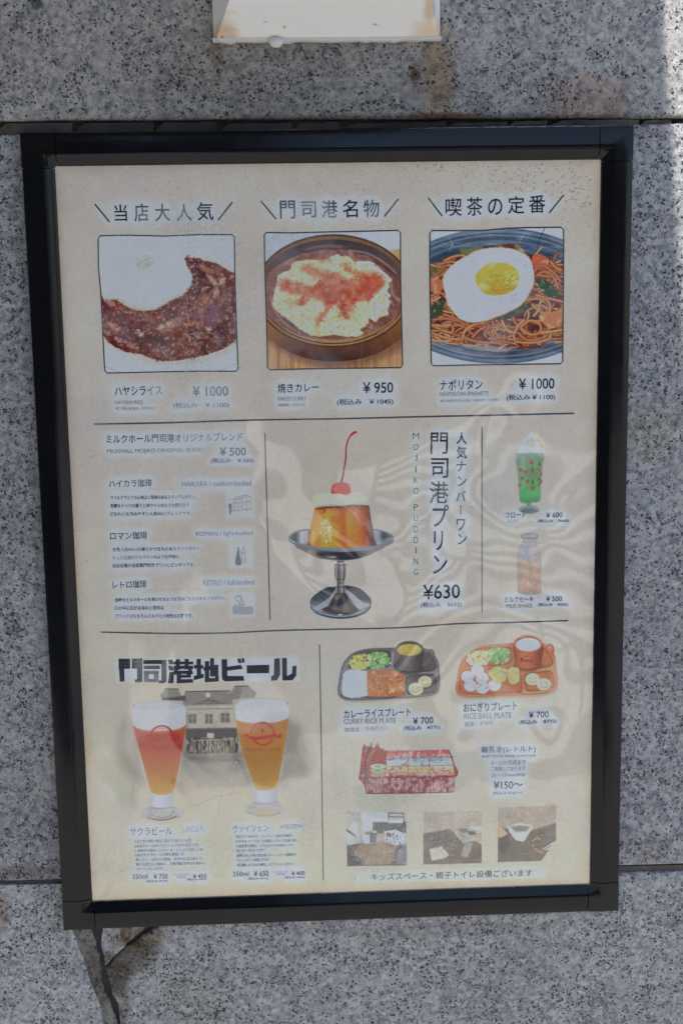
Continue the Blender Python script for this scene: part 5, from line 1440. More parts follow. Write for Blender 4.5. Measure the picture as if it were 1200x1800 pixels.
tray([(82, 290), (85, 240), (105, 160), (150, 115), (210, 98), (300, 94), (440, 92), (500, 130), (518, 180), (520, 260), (500, 295), (440, 308), (300, 316), (160, 322), (105, 316)],
     [[(130, 180), (140, 140), (180, 112), (240, 104), (300, 104), (310, 130), (308, 170), (280, 182), (180, 186)],
      [(320, 150), (340, 110), (460, 110), (500, 150), (500, 190), (440, 200), (360, 200), (325, 180)],
      [(96, 290), (104, 210), (150, 196), (330, 192), (360, 210), (368, 290), (340, 302), (140, 312), (105, 306)],
      [(374, 220), (440, 208), (500, 212), (508, 270), (490, 290), (400, 300), (380, 280)]], (92, 84, 84), (84, 76, 76), (120, 112, 112))
tray([(588, 275), (592, 230), (612, 150), (660, 105), (720, 82), (820, 74), (940, 66), (1005, 110), (1020, 170), (1028, 240), (1010, 285), (940, 296), (800, 302), (660, 308), (605, 300)],
     [[(630, 165), (640, 120), (690, 96), (760, 88), (825, 88), (832, 120), (830, 160), (780, 172), (680, 178)],
      [(842, 140), (860, 100), (960, 90), (1000, 130), (1004, 170), (950, 186), (880, 188), (850, 170)],
      [(602, 270), (610, 200), (660, 184), (830, 178), (868, 195), (874, 280), (840, 290), (660, 298), (615, 290)],
      [(884, 210), (940, 196), (1000, 194), (1016, 240), (1004, 270), (910, 284), (888, 270)]], (176, 96, 56), (172, 98, 58), (200, 130, 84))
CORN = [(196, 168, 72), (204, 180, 96), (180, 146, 58), (210, 190, 120)]
BEAN = [(112, 158, 84), (132, 174, 104), (92, 138, 70), (150, 184, 124)]
dabs(190, spline(c9([(135, 180), (140, 140), (180, 125), (220, 130), (225, 165), (190, 186)])), (1.3, 2.2), CORN, 1, 171, aspect=1.3)
dabs(95, spline(c9([(215, 165), (215, 125), (260, 116), (302, 125), (305, 160), (270, 180), (230, 182)])), (2.0, 3.2), BEAN, 1, 172, aspect=1.5)
dabs(190, spline(c9([(640, 160), (645, 120), (690, 108), (735, 115), (740, 150), (700, 168)])), (1.3, 2.2), [(206, 188, 128), (214, 200, 150), (190, 166, 96)], 1, 173, aspect=1.3)
dabs(95, spline(c9([(735, 150), (735, 105), (780, 96), (815, 110), (812, 150), (770, 162)])), (2.0, 3.2), BEAN, 1, 174, aspect=1.5)
rc = spline(c9([(100, 290), (105, 215), (130, 190), (180, 192), (212, 205), (215, 290), (190, 305), (130, 308)]))
fill(rc, (192, 194, 196), soft=1.3); dabs(260, rc, (0.9, 1.8), [(206, 208, 210), (170, 172, 176), (196, 198, 200)], 0.8, 175, aspect=2.4)
cu = spline(c9([(210, 290), (208, 215), (215, 195), (290, 190), (345, 198), (366, 220), (368, 290), (340, 302), (230, 305)]))
fill(cu, lambda X, Y, s: lerp(C3(150, 84, 48), C3(182, 118, 66), fbm(X, Y, 8, 3, 177)), soft=1.2)
dabs(60, cu, (1.2, 3.0), [(190, 140, 84), (196, 120, 70), (160, 80, 48), (200, 160, 110)], 0.85, 178, aspect=1.3, soft=1.6)
def mug(cr, cx, top, rx, ry, bot_, col, dark, soup, soupc, hx):
    fill(cr(ell(cx, bot_ - 6, rx * 1.05, 28)), tuple(int(c * 0.6) for c in col), 0.6, soft=4)
    stroke(spline(cr([(hx - 12, top + 15), (hx + 18, top + 8), (hx + 28, top + 32), (hx + 8, top + 54), (hx - 16, top + 72)]), 5, False), 5.2, col, 1, soft=1.0)
    stroke(spline(cr([(hx - 12, top + 12), (hx + 16, top + 6), (hx + 27, top + 28)]), 5, False), 1.3, soupc[1], 0.6)
    body_ = spline(cr([(cx - rx, top), (cx - rx + 3, bot_ - 30), (cx - rx * .7, bot_), (cx, bot_ + 8), (cx + rx * .7, bot_), (cx + rx - 3, bot_ - 30), (cx + rx, top), (cx, top + ry)]), 4)
    x0 = cr.o[0] + cx / cr.s; w = rx / cr.s
    fill(body_, lambda X, Y, s: C3(*col) * (0.62 + 0.5 * np.exp(-((X - x0) / w + 0.15) ** 2 * 2.5))[..., None], soft=1.1)
    fill(cr(ell(cx, top, rx, ry, 0, 30)), tuple(min(255, int(c * 1.18)) for c in col), soft=1.0)
    fill(cr(ell(cx, top + 2, rx * .9, ry * .86, 0, 30)), dark, soft=1.0)
    fill(cr(ell(cx, top + 5, rx * .86, ry * .76, 0, 30)), lambda X, Y, s: lerp(C3(*soupc[0]), C3(*soupc[1]), fbm(X, Y, 9, 3, 179)), soft=1.2)
mug(c9, 390, 98, 60, 34, 188, (88, 80, 76), (58, 52, 50), None, ((168, 132, 44), (190, 160, 84)), 464)
dabs(26, c9(ell(390, 104, 45, 20)), (0.6, 1.3), [(206, 190, 120), (150, 116, 40)], 0.8, 180)
mug(c9, 900, 76, 62, 38, 176, (178, 82, 46), (120, 56, 38), None, ((184, 170, 178), (206, 196, 200)), 978)
# the mug's small printed word
stroke(c9([(868, 142), (868, 158)]), 1.0, (70, 44, 38), 0.9)
BK = [(70, 44, 38)]
for k, shp in enumerate(([(0, 0), (0, 16), (8, 14), (8, 9), (0, 8), (7, 5), (6, 1), (0, 0)], [(12, 12), (15, 8), (19, 12), (15, 16), (12, 12)], [(29, 9), (24, 9), (23, 13), (25, 16), (29, 15)], [(38, 9), (33, 9), (32, 13), (34, 16), (38, 15)], [(42, 12), (45, 8), (49, 12), (45, 16), (42, 12)])):
    stroke(c9([(870 + a, 138 + b_ ) for a, b_ in shp]), 1.1, (64, 40, 36), 0.9, soft=0.7)
stroke(c9([(884, 133), (894, 129), (904, 133)]), 1.0, (70, 44, 38), 0.85)
stroke(c9([(874, 160), (918, 160)]), 0.8, (110, 60, 44), 0.7); stroke(c9([(880, 167), (912, 167)]), 0.7, (110, 60, 44), 0.6)
def smile(u, v, r, col=(206, 184, 136)):
    fill(c9(ell(u + 1, v + 3, r, r * .86, 0, 24)), (110, 84, 56), 0.6, soft=2)
    fill(c9(ell(u, v, r, r * .84, 0, 24)), lambda X, Y, s: C3(*col) * (0.84 + 0.2 * sm(s, 0, 4))[..., None], soft=1.0)
    for q in (-.35, .35):
        fill(c9(ell(u + q * r, v - r * .2, 3.2, 3.8, 0, 10)), (140, 104, 60), 0.9)
    stroke(c9(ell(u, v + r * .05, r * .5, r * .42, 0, 14, 20, 160)), 1.2, (140, 104, 60), 0.9)
smile(457, 240, 30); smile(417, 272, 33)
smile(920, 230, 32, (212, 188, 142)); smile(968, 252, 32, (212, 190, 146))
for u, v in ((683, 192), (640, 218), (702, 226), (652, 258), (704, 268), (756, 256)):
    fill(c9(ell(u + 2, v + 5, 28, 24, 0, 20)), (120, 74, 50), 0.6, soft=2)
    fill(c9(ell(u, v, 28, 25, 0, 20)), (196, 186, 182), soft=1.1)
    dabs(30, c9(ell(u, v, 26, 23, 0, 14)), (0.9, 1.9), [(212, 206, 204), (176, 140, 130), (200, 178, 170), (164, 110, 96)], 0.75, int(u), aspect=1.8)
for pts in ([(730, 200), (760, 176), (800, 190), (806, 230), (780, 244), (740, 230)], [(808, 190), (840, 178), (862, 190), (860, 240), (830, 252), (812, 225)], [(776, 190), (800, 180), (812, 200)]):
    fill([(x + 0.8, y + 1.6) for x, y in spline(c9(pts), 3)], (130, 84, 50), 0.6, soft=2)
    fill(spline(c9(pts), 3), lambda X, Y, s: lerp(C3(206, 172, 112), C3(186, 146, 84), fbm(X, Y, 7, 3, 181)), soft=1.2)
stroke(c9([(732, 218), (745, 236)]), 1.4, (60, 44, 36), 0.8)
T1 = spline(c9([(78, 290), (81, 240), (101, 158), (146, 111), (208, 94), (322, 90), (340, 66), (390, 56), (440, 70), (452, 90), (482, 90), (490, 120), (500, 126), (522, 178), (524, 262), (503, 299), (440, 312), (300, 320), (160, 326), (102, 320)]), 2)
T2 = spline(c9([(584, 275), (588, 228), (608, 147), (656, 101), (718, 78), (832, 70), (848, 48), (900, 36), (948, 46), (962, 76), (996, 84), (1002, 106), (1024, 168), (1032, 240), (1013, 289), (940, 300), (800, 306), (660, 312), (602, 304)]), 2)
grade(T1, 1.10, 0.05, 0.92); grade(T2, 1.02, 0.075, 0.92)
PARTS.append(('tray_picture', T1, 0)); PARTS.append(('tray_picture', T2, 0))

# ------------------------------------------------------------------ crate of baby food
ca = crop(560, 1290, 2.449)
crate = ca([(178, 150), (188, 60), (215, 52), (240, 60), (255, 50), (275, 70), (290, 72), (420, 72), (560, 68), (575, 100), (582, 130), (600, 160), (596, 180), (582, 190), (582, 245), (560, 252), (420, 256), (300, 258), (205, 258), (196, 220), (172, 195)])
fill(crate, (132, 70, 66), soft=1.5)
def boxcol(X, Y, s):
    u = (X - (560 + 290 / 2.449)) / (290 / 2.449)
    v = (Y - (1290 + 70 / 2.449)) / (120 / 2.449)
    c = np.zeros(X.shape + (3,), np.float32)
    bands = [(-9, (174, 84, 84)), (0.13, (190, 110, 106)), (0.25, (128, 158, 170)), (0.38, (150, 170, 176)), (0.5, (190, 176, 150)), (0.62, (200, 164, 120)), (0.78, (190, 134, 116)), (0.9, (168, 66, 66))]
    for t0, cc_ in bands:
        c[v > t0] = C3(*cc_)
    n = fbm(X, Y, 4.2, 3, 191)
    c = lerp(c, C3(206, 178, 168), sm(n, 0.56, 0.7) * 0.7)
    c = lerp(c, C3(150, 60, 60), sm(fbm(X, Y, 5, 3, 193), 0.58, 0.72) * 0.6)
    return c
fill(ca([(292, 72), (420, 74), (552, 68), (572, 110), (586, 182), (480, 186), (380, 184), (290, 184)]), boxcol, soft=1.2)
for p in ([(386, 74), (382, 184)], [(476, 72), (478, 186)], [(292, 108), (570, 100)], [(290, 140), (576, 136)]):
    stroke(ca(p), 1.1, (126, 66, 64), 0.8)
fill(ca([(205, 186), (586, 184), (582, 250), (205, 258)]), lambda X, Y, s: lerp(C3(128, 74, 72), C3(176, 136, 130), sm(fbm(X, Y, 6, 4, 195), 0.35, 0.65)), soft=1.2)
for k in range(12):
    u = 212 + k * 31
    stroke(ca([(u, 188), (u + 4, 250)]), 1.1, (78, 34, 34), 0.65)
    if k % 2:
        fill(ca([(u + 4, 200), (u + 24, 200), (u + 22, 232), (u + 4, 232)]), (170, 150, 146), 0.45, soft=2)
stroke(ca([(200, 190), (400, 186), (586, 184)]), 1.6, (96, 44, 42), 0.9); stroke(ca([(204, 256), (400, 255), (580, 250)]), 1.6, (84, 40, 38), 0.9)
for p, w, c_ in (([(196, 210), (184, 150), (196, 50)], 3.4, (130, 40, 34)), ([(205, 190), (200, 110), (222, 60)], 3.2, (96, 44, 34)), ([(228, 120), (226, 40)], 2.0, (110, 60, 44)), ([(240, 130), (246, 50)], 2.4, (140, 48, 38)), ([(262, 130), (250, 80), (256, 42)], 2.6, (150, 54, 40)),
                 ([(276, 150), (270, 100), (276, 66)], 3, (150, 56, 48)), ([(214, 120), (196, 70)], 2.4, (150, 60, 46)), ([(190, 130), (186, 90)], 2.2, (164, 70, 50)), ([(172, 195), (186, 178), (200, 215)], 1.6, (90, 52, 40)), ([(220, 100), (236, 70)], 2.2, (190, 110, 70)), ([(200, 160), (210, 200)], 3, (80, 60, 60))):
    stroke(spline(ca(p), 4, False), w, c_, 0.95)
for v, c_ in ((140, (190, 176, 150)), (158, (150, 158, 120)), (176, (176, 130, 100))):
    fill(ca(ell(256, v, 34, 11, 0, 20)), c_, soft=1.2)
    fill(ca(ell(252, v, 14, 6, 0, 12)), (90, 140, 140), 0.8, soft=1.2)
    stroke(ca(ell(256, v + 2, 34, 11, 0, 20, 10, 170)), 1.2, (150, 80, 60), 0.8)
dabs(70, crate, (0.6, 1.5), [(210, 190, 180), (70, 34, 34), (140, 120, 118)], 0.7, 197)
grade(crate, 1.05, 0.03, 1.0)
PARTS.append(('food_crate_picture', crate, 0))

# ------------------------------------------------------------------ three room snapshots
def snap(q, painter):
    global CLIP
    setclip(ca(q)); painter(); setclip(None)
    sl = window(min(p_[0] for p_ in ca(q)), min(p_[1] for p_ in ca(q)), max(p_[0] for p_ in ca(q)), max(p_[1] for p_ in ca(q)))
    CAN[sl] *= (1 + (fbm(PX[sl], PY[sl], 9, 4, 40) - 0.5) * 0.22)[..., None]
    grade(ca(q), 0.95, 0.03, 0.9)
    PARTS.append(('room_photo', ca(q), 0))
def room1():
    A = lambda p, c_, a=1.0, soft=1.2, **k: fill(ca(p), c_, a, soft, **k)
    A([(118, 330), (380, 330), (380, 580), (118, 580)], lambda X, Y, s: lerp(C3(176, 172, 160), C3(158, 152, 136), fbm(X, Y, 30, 3, 201)))
    A([(180, 330), (300, 330), (300, 400), (190, 420)], (186, 188, 184), soft=4)
    A([(232, 380), (376, 378), (376, 425), (232, 430)], (84, 82, 80), soft=3)
    A([(120, 470), (200, 470), (300, 480), (378, 480), (378, 570), (120, 570)], lambda X, Y, s: lerp(C3(98, 88, 76), C3(64, 60, 58), fbm(X, Y, 18, 3, 203)), soft=3)
    A([(122, 410), (152, 378), (168, 390), (176, 470), (122, 480)], (186, 186, 178)); A([(120, 405), (160, 440), (165, 448), (120, 420)], (74, 82, 66), soft=2)
    A([(150, 510), (180, 470), (230, 480), (270, 460), (340, 480), (310, 560), (190, 566)], lambda X, Y, s: lerp(C3(166, 130, 84), C3(136, 102, 66), fbm(X * 2, Y * .6, 9, 3, 205)), soft=2.5)
    A([(185, 430), (240, 416), (252, 420), (250, 468), (200, 474), (190, 460)], (192, 196, 194)); A([(196, 424), (236, 420), (236, 432), (200, 434)], (106, 124, 60), 0.9, 2); A([(218, 430), (250, 424), (248, 468), (220, 470)], (70, 70, 66), 0.8, 2)
    A([(280, 420), (330, 412), (372, 430), (366, 474), (330, 480), (285, 462)], (196, 200, 202)); A([(290, 428), (310, 426), (310, 444), (292, 444)], (60, 60, 62), 0.8, 1.5); stroke(ca([(322, 430), (326, 470)]), 1, (90, 90, 90), 0.7)
    A([(300, 370), (360, 370), (360, 384), (300, 384)], (200, 202, 200))
    for p in ([(300, 338), (300, 372)], [(300, 340), (362, 342)], [(362, 342), (372, 410)], [(302, 356), (364, 358)]):
        stroke(ca(p), 1.3, (44, 52, 60), 0.9)
    A([(340, 500), (378, 480), (378, 560), (336, 560)], (110, 110, 110), soft=3)
    A([(130, 520), (170, 530), (200, 560), (150, 566)], (60, 56, 54), 0.8, 3)
    dabs(110, ca([(290, 420), (372, 420), (372, 564), (270, 564)]), (0.6, 1.6), [(60, 54, 50), (190, 182, 170), (40, 38, 36)], 0.6, 207)
snap([(120, 335), (378, 332), (378, 566), (122, 570)], room1)
def room2():
    A = lambda p, c_, a=1.0, soft=1.2, **k: fill(ca(p), c_, a, soft, **k)
    A([(440, 330), (710, 330), (710, 570), (440, 570)], lambda X, Y, s: lerp(C3(166, 148, 124), C3(176, 162, 142), fbm(X, Y, 24, 3, 211)))
    A([(440, 430), (560, 410), (710, 470), (710, 570), (440, 570)], lambda X, Y, s: lerp(C3(118, 102, 84), C3(90, 78, 66), fbm(X, Y, 12, 3, 213)), soft=2)
    for p in ([(450, 480), (600, 440)], [(520, 560), (600, 470), (560, 410)], [(450, 530), (560, 555), (700, 540)]):
        stroke(ca(p), 1.1, (146, 130, 108), 0.6, soft=1.6)
    A([(474, 496), (530, 484), (562, 522), (540, 536), (486, 546)], (190, 182, 160)); stroke(ca([(500, 490), (520, 538)]), 1, (160, 150, 130), 0.7)
    A([(568, 406), (590, 398), (700, 440), (698, 456), (620, 470), (600, 450)], (172, 164, 146)); A([(570, 400), (640, 394), (700, 430), (696, 446), (618, 452)], (160, 152, 134)); A([(596, 410), (632, 406), (652, 422), (620, 426)], (112, 104, 90), 0.9)
    A([(636, 420), (665, 418), (680, 432), (650, 436)], (70, 66, 60), 0.8, 1.5); A([(640, 400), (700, 396), (700, 420), (650, 404)], (196, 196, 188), 0.8, 2)
    A([(626, 468), (664, 468), (640, 534), (612, 526)], (150, 142, 124), soft=1.6); A([(668, 458), (704, 450), (704, 480)], (186, 150, 108), soft=2)
    dabs(90, ca([(540, 400), (640, 440), (600, 540), (470, 480)]), (0.5, 1.3), [(60, 54, 48), (186, 176, 156)], 0.5, 215)
snap([(450, 336), (700, 332), (700, 556), (450, 562)], room2)
def room3():
    A = lambda p, c_, a=1.0, soft=1.2, **k: fill(ca(p), c_, a, soft, **k)
    A([(760, 300), (1030, 300), (1030, 560), (760, 560)], lambda X, Y, s: lerp(C3(156, 138, 118), C3(168, 152, 130), fbm(X, Y, 26, 3, 221)))
    A([(760, 400), (900, 420), (1030, 380), (1030, 560), (760, 560)], lambda X, Y, s: lerp(C3(112, 96, 80), C3(88, 76, 64), fbm(X, Y, 14, 3, 223)), soft=4)
    for p in ([(900, 380), (1020, 360)], [(920, 440), (1020, 430)], [(860, 520), (980, 500)], [(950, 330), (970, 480)], [(780, 470), (830, 550)]):
        stroke(ca(p), 1.1, (140, 124, 104), 0.6, soft=1.6)
    A([(776, 390), (812, 430), (780, 448), (770, 440)], (196, 156, 112)); A([(770, 450), (812, 440), (826, 470), (800, 520), (772, 500)], (60, 52, 46), 0.6, 3)
    A([(812, 395), (860, 384), (912, 390), (920, 408), (900, 434), (886, 460), (850, 460), (832, 440), (818, 420)], (190, 184, 170)); A([(824, 400), (862, 392), (908, 398), (896, 420), (846, 424)], (142, 132, 116)); A([(840, 404), (866, 398), (896, 404), (884, 414), (850, 416)], (110, 100, 88), 0.8, 2)
    A([(852, 446), (884, 440), (880, 464), (862, 462)], (206, 200, 186))
    stroke(spline(ca([(918, 462), (940, 448), (952, 456)]), 4, False), 2.4, (186, 148, 50), 0.95); stroke(spline(ca([(920, 478), (936, 500), (960, 512)]), 4, False), 2.6, (180, 140, 48), 0.95); stroke(ca([(924, 490), (944, 484)]), 2, (70, 60, 40), 0.9)
    A([(956, 500), (1000, 470), (1030, 456), (1030, 500), (985, 500)], (196, 190, 172)); stroke(ca([(962, 502), (1000, 480)]), 1.6, (60, 56, 50), 0.8)
    dabs(60, ca(ell(850, 360, 50, 24)), (0.5, 1.3), [(126, 108, 92), (186, 172, 150), (104, 90, 78)], 0.5, 225, soft=1.8)
snap([(772, 318), (1020, 308), (1020, 462), (975, 520), (956, 546), (770, 552)], room3)
fill(ca([(1022, 460), (1022, 540), (958, 546), (985, 505)]), (188, 176, 150), 0.8, soft=3)

# ---- banner strip at the foot
BAN = rrect(ca([(160, 592), (982, 566), (980, 622), (160, 645)]), 6)
fill(BAN, (198, 192, 176), 0.9, soft=1.6)
PARTS.append(('banner', BAN, 0))

# ---- little pen sketches beside the coffees
cb = crop(160, 740, 3.871)
for q in ([(915, 470), (1110, 462), (1110, 660), (915, 668)], [(935, 820), (1110, 815), (1110, 1000), (935, 1004)], [(940, 1165), (1115, 1160), (1118, 1335), (942, 1340)]):
    fill(rrect(cb(q), 5), (188, 190, 190), 0.75, soft=7)
INK2 = (126, 128, 130)
rnd = random.Random(31)
for p in ([(960, 540), (1000, 515), (1050, 505), (1090, 520)], [(965, 560), (1085, 545)], [(970, 560), (972, 610)], [(1000, 555), (1002, 606)], [(1030, 552), (1030, 606)], [(1060, 550), (1062, 604)], [(1085, 548), (1086, 600)], [(955, 612), (1095, 602)], [(980, 540), (1060, 520)], [(1000, 530), (1060, 505), (1096, 530)]):
    stroke(cb(p), 1.0, INK2, 0.8, soft=1.0)
for i in range(40):
    u, v = rnd.uniform(960, 1090), rnd.uniform(515, 605)
    stroke(cb([(u, v), (u + rnd.uniform(-8, 8), v + rnd.uniform(4, 18))]), 0.8, INK2, 0.5, soft=1.0)
fill(spline(cb([(935, 570), (950, 560), (958, 580), (952, 632), (942, 632), (940, 600)]), 3), (104, 106, 108), 0.9)
fill(spline(cb([(1000, 870), (1008, 866), (1010, 900), (1022, 975), (982, 975), (990, 910)]), 3), (108, 110, 114), 0.9)
stroke(cb([(998, 860), (1004, 874)]), 2.2, (120, 122, 124), 0.9); stroke(cb([(1036, 860), (1036, 872)]), 2.4, (130, 132, 134), 0.8)
for p in ([(1030, 880), (1024, 920), (1028, 972)], [(1044, 880), (1052, 930), (1050, 972)], [(1026, 900), (1048, 904)], [(1030, 930), (1048, 968)], [(1000, 885), (1030, 895)]):
    stroke(cb(p), 1.0, INK2, 0.8)
fill(cb([(962, 1262), (1100, 1262), (1104, 1306), (1050, 1318), (965, 1312)]), (166, 168, 168), 0.8)
for i in range(26):
    u = 962 + i * 5.4
    stroke(cb([(u, 1264), (u + 10, 1314)]), 0.8, (120, 122, 124), 0.6, soft=0.9)
    if i % 2: stroke(cb([(u + 8, 1264), (u - 4, 1314)]), 0.8, (120, 122, 124), 0.5, soft=0.9)
for p in ([(975, 1200), (1010, 1192), (1030, 1215), (1040, 1255)], [(985, 1215), (1010, 1230), (1014, 1256)], [(980, 1255), (1045, 1252)], [(1018, 1200), (1024, 1250)], [(1000, 1190), (1016, 1186), (1022, 1196)]):
    stroke(cb(p), 1.5, INK2, 0.85)
for v, u0, u1 in ((466, 105, 700), (812, 135, 720), (1150, 150, 760)):
    stroke(cb([(u0, v), (u1, v - 5)]), 0.9, (168, 150, 118), 0.5)

# ================================================================== build the sheet from that print
CAN *= 1 + ((fbm(PX, PY, 2.2, 2, 231) - 0.5) * 0.07)[..., None]
CAN = np.clip(CAN, 0, 1)
alb = np.where(CAN <= 0.04045, CAN / 12.92, ((CAN + 0.055) / 1.055) ** 2.4) * KP
alb = np.clip(alb * np.array(PRINT_WB, np.float32) - PRINT_LIFT, 0.006, 0.87)
enc = np.where(alb <= 0.0031308, alb * 12.92, 1.055 * alb ** (1 / 2.4) - 0.055).astype(np.float32)
img = bpy.data.images.new('menu_print', CW, CH, alpha=False)
buf = np.ones((CH, CW, 4), np.float32)
buf[..., :3] = enc
img.pixels.foreach_set(buf.ravel())
img.pack()
del buf, enc, alb

def print_mat():
    m = N('printed_paper')
    t = m.n('ShaderNodeTexImage'); t.image = img; t.interpolation = 'Cubic'; t.extension = 'EXTEND'
    uv = m.n('ShaderNodeUVMap'); uv.uv_map = 'UVMap'
    m.l(uv.outputs[0], t.inputs[0])
    m.l(t.outputs[0], m.b.inputs['Base Color'])
    m.b.inputs['Roughness'].default_value = 0.6
    m.b.inputs['Specular IOR Level'].default_value = 0.25
    return m.m
M_PRINT = print_mat()

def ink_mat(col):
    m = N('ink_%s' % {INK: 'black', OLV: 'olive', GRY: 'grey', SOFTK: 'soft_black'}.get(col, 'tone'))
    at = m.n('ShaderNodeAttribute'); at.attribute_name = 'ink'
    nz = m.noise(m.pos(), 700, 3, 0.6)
    paling = m.math('MULTIPLY', m.math('SUBTRACT', 1.0, at.outputs['Fac']), m.math('ADD', 0.75, m.math('MULTIPLY', m.math('SUBTRACT', nz.outputs[0], 0.5), 1.6)), clamp=True)  # ink paled by damp and by painted glare and haze
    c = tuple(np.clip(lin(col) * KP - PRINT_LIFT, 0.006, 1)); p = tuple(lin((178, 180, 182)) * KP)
    m.l(m.mix(paling, c, p), m.b.inputs['Base Color'])
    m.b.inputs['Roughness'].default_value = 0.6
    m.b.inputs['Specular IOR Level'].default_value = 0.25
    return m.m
_ink = {}
def ink(col):
    col = tuple(col)
    if col not in _ink:
        _ink[col] = ink_mat(col)
    return _ink[col]

poster = thing('menu_poster', 'cream cafe menu sheet printed with dishes, prices and beers inside the black frame', 'menu poster')
nx, nz_ = 30, 42
vs, fs, uvs = [], [], []
SWH, SHH = 0.2965, 0.4200
for j in range(nz_ + 1):
    for i in range(nx + 1):
        vs.append((-SWH + 2 * SWH * i / nx, 0.0, ZC - SHH + 2 * SHH * j / nz_))
for j in range(nz_):
    for i in range(nx):
        a = j * (nx + 1) + i
        fs.append((a, a + 1, a + nx + 2, a + nx + 1))
def add_uv(me):
    uvl = me.uv_layers.new(name='UVMap')
    co = np.empty(len(me.vertices) * 3, np.float32); me.vertices.foreach_get('co', co); co = co.reshape(-1, 3)
    li = np.empty(len(me.loops), np.int32); me.loops.foreach_get('vertex_index', li)
    uv = np.stack([co[li, 0] / 0.6 + 0.5, (co[li, 2] - ZC) / 0.85 + 0.5], 1).astype(np.float32)
    uvl.data.foreach_set('uv', uv.ravel())
me = mesh_from('paper_sheet', vs, fs); add_uv(me)
link_obj('paper_sheet', me, M_PRINT, poster)

def flat_patch(name, pts, y, mat, parent):
    P2 = [P(*p) for p in pts]
    q = [P2[0]]
    for p in P2[1:]:
        if math.hypot(p[0] - q[-1][0], p[1] - q[-1][1]) > 2e-4:
            q.append(p)
    if math.hypot(q[0][0] - q[-1][0], q[0][1] - q[-1][1]) < 2e-4:
        q.pop()
    tri = geometry.tessellate_polygon([[Vector((a, b, 0)) for a, b in q]])
    fs = []
    for t in tri:
        (a, b), (c, d), (e, f) = q[t[0]], q[t[1]], q[t[2]]
        ar = (c - a) * (f - b) - (e - a) * (d - b)
        fs.append(tuple(t) if ar > 0 else tuple(t[::-1]))
    me = mesh_from(name, [(a, y, b + ZC) for a, b in q], fs)
    add_uv(me)
    return link_obj(name, me, mat, parent)
dish = []
PLACED = []
for nm, pts, z in PARTS:
    o = flat_patch(nm, pts, -0.00010, M_PRINT, poster)
    PLACED.append((nm, o))
    if nm == 'dish_photo':
        dish.append(o)
_lb = {'dish_photo': ['photo of white rice beside dark brown stew', 'photo of baked curry in a round brown bowl', 'photo of red spaghetti under a fried egg'],
       'beer_glass_picture': ['tall glass of red amber beer with white head', 'tall glass of pale golden beer with red badge'],
       'tray_picture': ['brown tray with rice, curry and a dark mug', 'orange tray with rice balls and an orange mug'],
       'room_photo': ['snapshot of a play corner with white tubs', 'snapshot of a nappy changing table', 'snapshot of a child toilet seat']}
_ct = {}
for nm, o in PLACED:
    if nm in _lb:
        k_ = _ct.get(nm, 0); _ct[nm] = k_ + 1
        o['label'] = _lb[nm][k_]

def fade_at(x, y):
    """how far the ink is paled, 0..1: painted glare and film haze besides damp"""
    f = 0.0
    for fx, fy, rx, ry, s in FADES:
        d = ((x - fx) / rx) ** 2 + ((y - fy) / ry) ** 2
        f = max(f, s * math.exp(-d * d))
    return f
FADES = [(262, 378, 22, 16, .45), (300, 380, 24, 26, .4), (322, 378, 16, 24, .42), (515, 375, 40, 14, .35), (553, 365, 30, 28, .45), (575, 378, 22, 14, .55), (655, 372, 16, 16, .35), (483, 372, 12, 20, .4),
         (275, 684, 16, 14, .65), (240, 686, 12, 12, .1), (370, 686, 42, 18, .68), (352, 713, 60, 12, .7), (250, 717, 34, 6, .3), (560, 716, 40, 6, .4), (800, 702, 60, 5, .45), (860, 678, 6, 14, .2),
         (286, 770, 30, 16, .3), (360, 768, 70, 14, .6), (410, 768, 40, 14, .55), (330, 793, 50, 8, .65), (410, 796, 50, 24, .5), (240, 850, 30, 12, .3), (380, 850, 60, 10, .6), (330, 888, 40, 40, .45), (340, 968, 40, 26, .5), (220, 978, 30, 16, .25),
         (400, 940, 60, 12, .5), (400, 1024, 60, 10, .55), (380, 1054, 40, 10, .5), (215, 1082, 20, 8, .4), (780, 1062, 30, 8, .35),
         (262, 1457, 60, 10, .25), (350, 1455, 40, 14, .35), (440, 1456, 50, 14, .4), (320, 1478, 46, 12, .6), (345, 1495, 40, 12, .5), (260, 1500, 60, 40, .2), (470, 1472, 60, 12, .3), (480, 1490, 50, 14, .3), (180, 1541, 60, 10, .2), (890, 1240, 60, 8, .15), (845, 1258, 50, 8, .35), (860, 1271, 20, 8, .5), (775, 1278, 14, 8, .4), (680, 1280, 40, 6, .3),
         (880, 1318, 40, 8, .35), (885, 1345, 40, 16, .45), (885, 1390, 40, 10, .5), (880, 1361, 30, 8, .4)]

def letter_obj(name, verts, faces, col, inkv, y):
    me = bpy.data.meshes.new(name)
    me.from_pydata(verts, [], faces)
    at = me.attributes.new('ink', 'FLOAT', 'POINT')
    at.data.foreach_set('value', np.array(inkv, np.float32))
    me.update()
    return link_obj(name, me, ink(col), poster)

groups = {}
for (body, a, b, h, col, wt, name) in TX:
    X2, Z2, f = place_glyphs(body, a, b, h, wt)
    px_, py_ = PXY(X2, Z2)
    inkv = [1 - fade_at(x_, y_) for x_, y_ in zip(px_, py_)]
    key = (name + str(int(a[0] // 292)) if name == 'heading' else name, col) if name in ('pudding_name', 'heading') else None
    verts = [(float(x_), -0.00018, float(z_) + ZC) for x_, z_ in zip(X2, Z2)]
    if key:
        g_ = groups.setdefault((key, wt), [[], [], []])
        n0 = len(g_[0])
        g_[0] += verts; g_[1] += [tuple(i + n0 for i in q) for q in f]; g_[2] += inkv
    else:
        letter_obj(name, verts, f, col, inkv, 0)
for ((name, col), wt), (v_, f_, i_) in groups.items():
    letter_obj(name.rstrip('0123456789'), v_, f_, col, i_, 0)

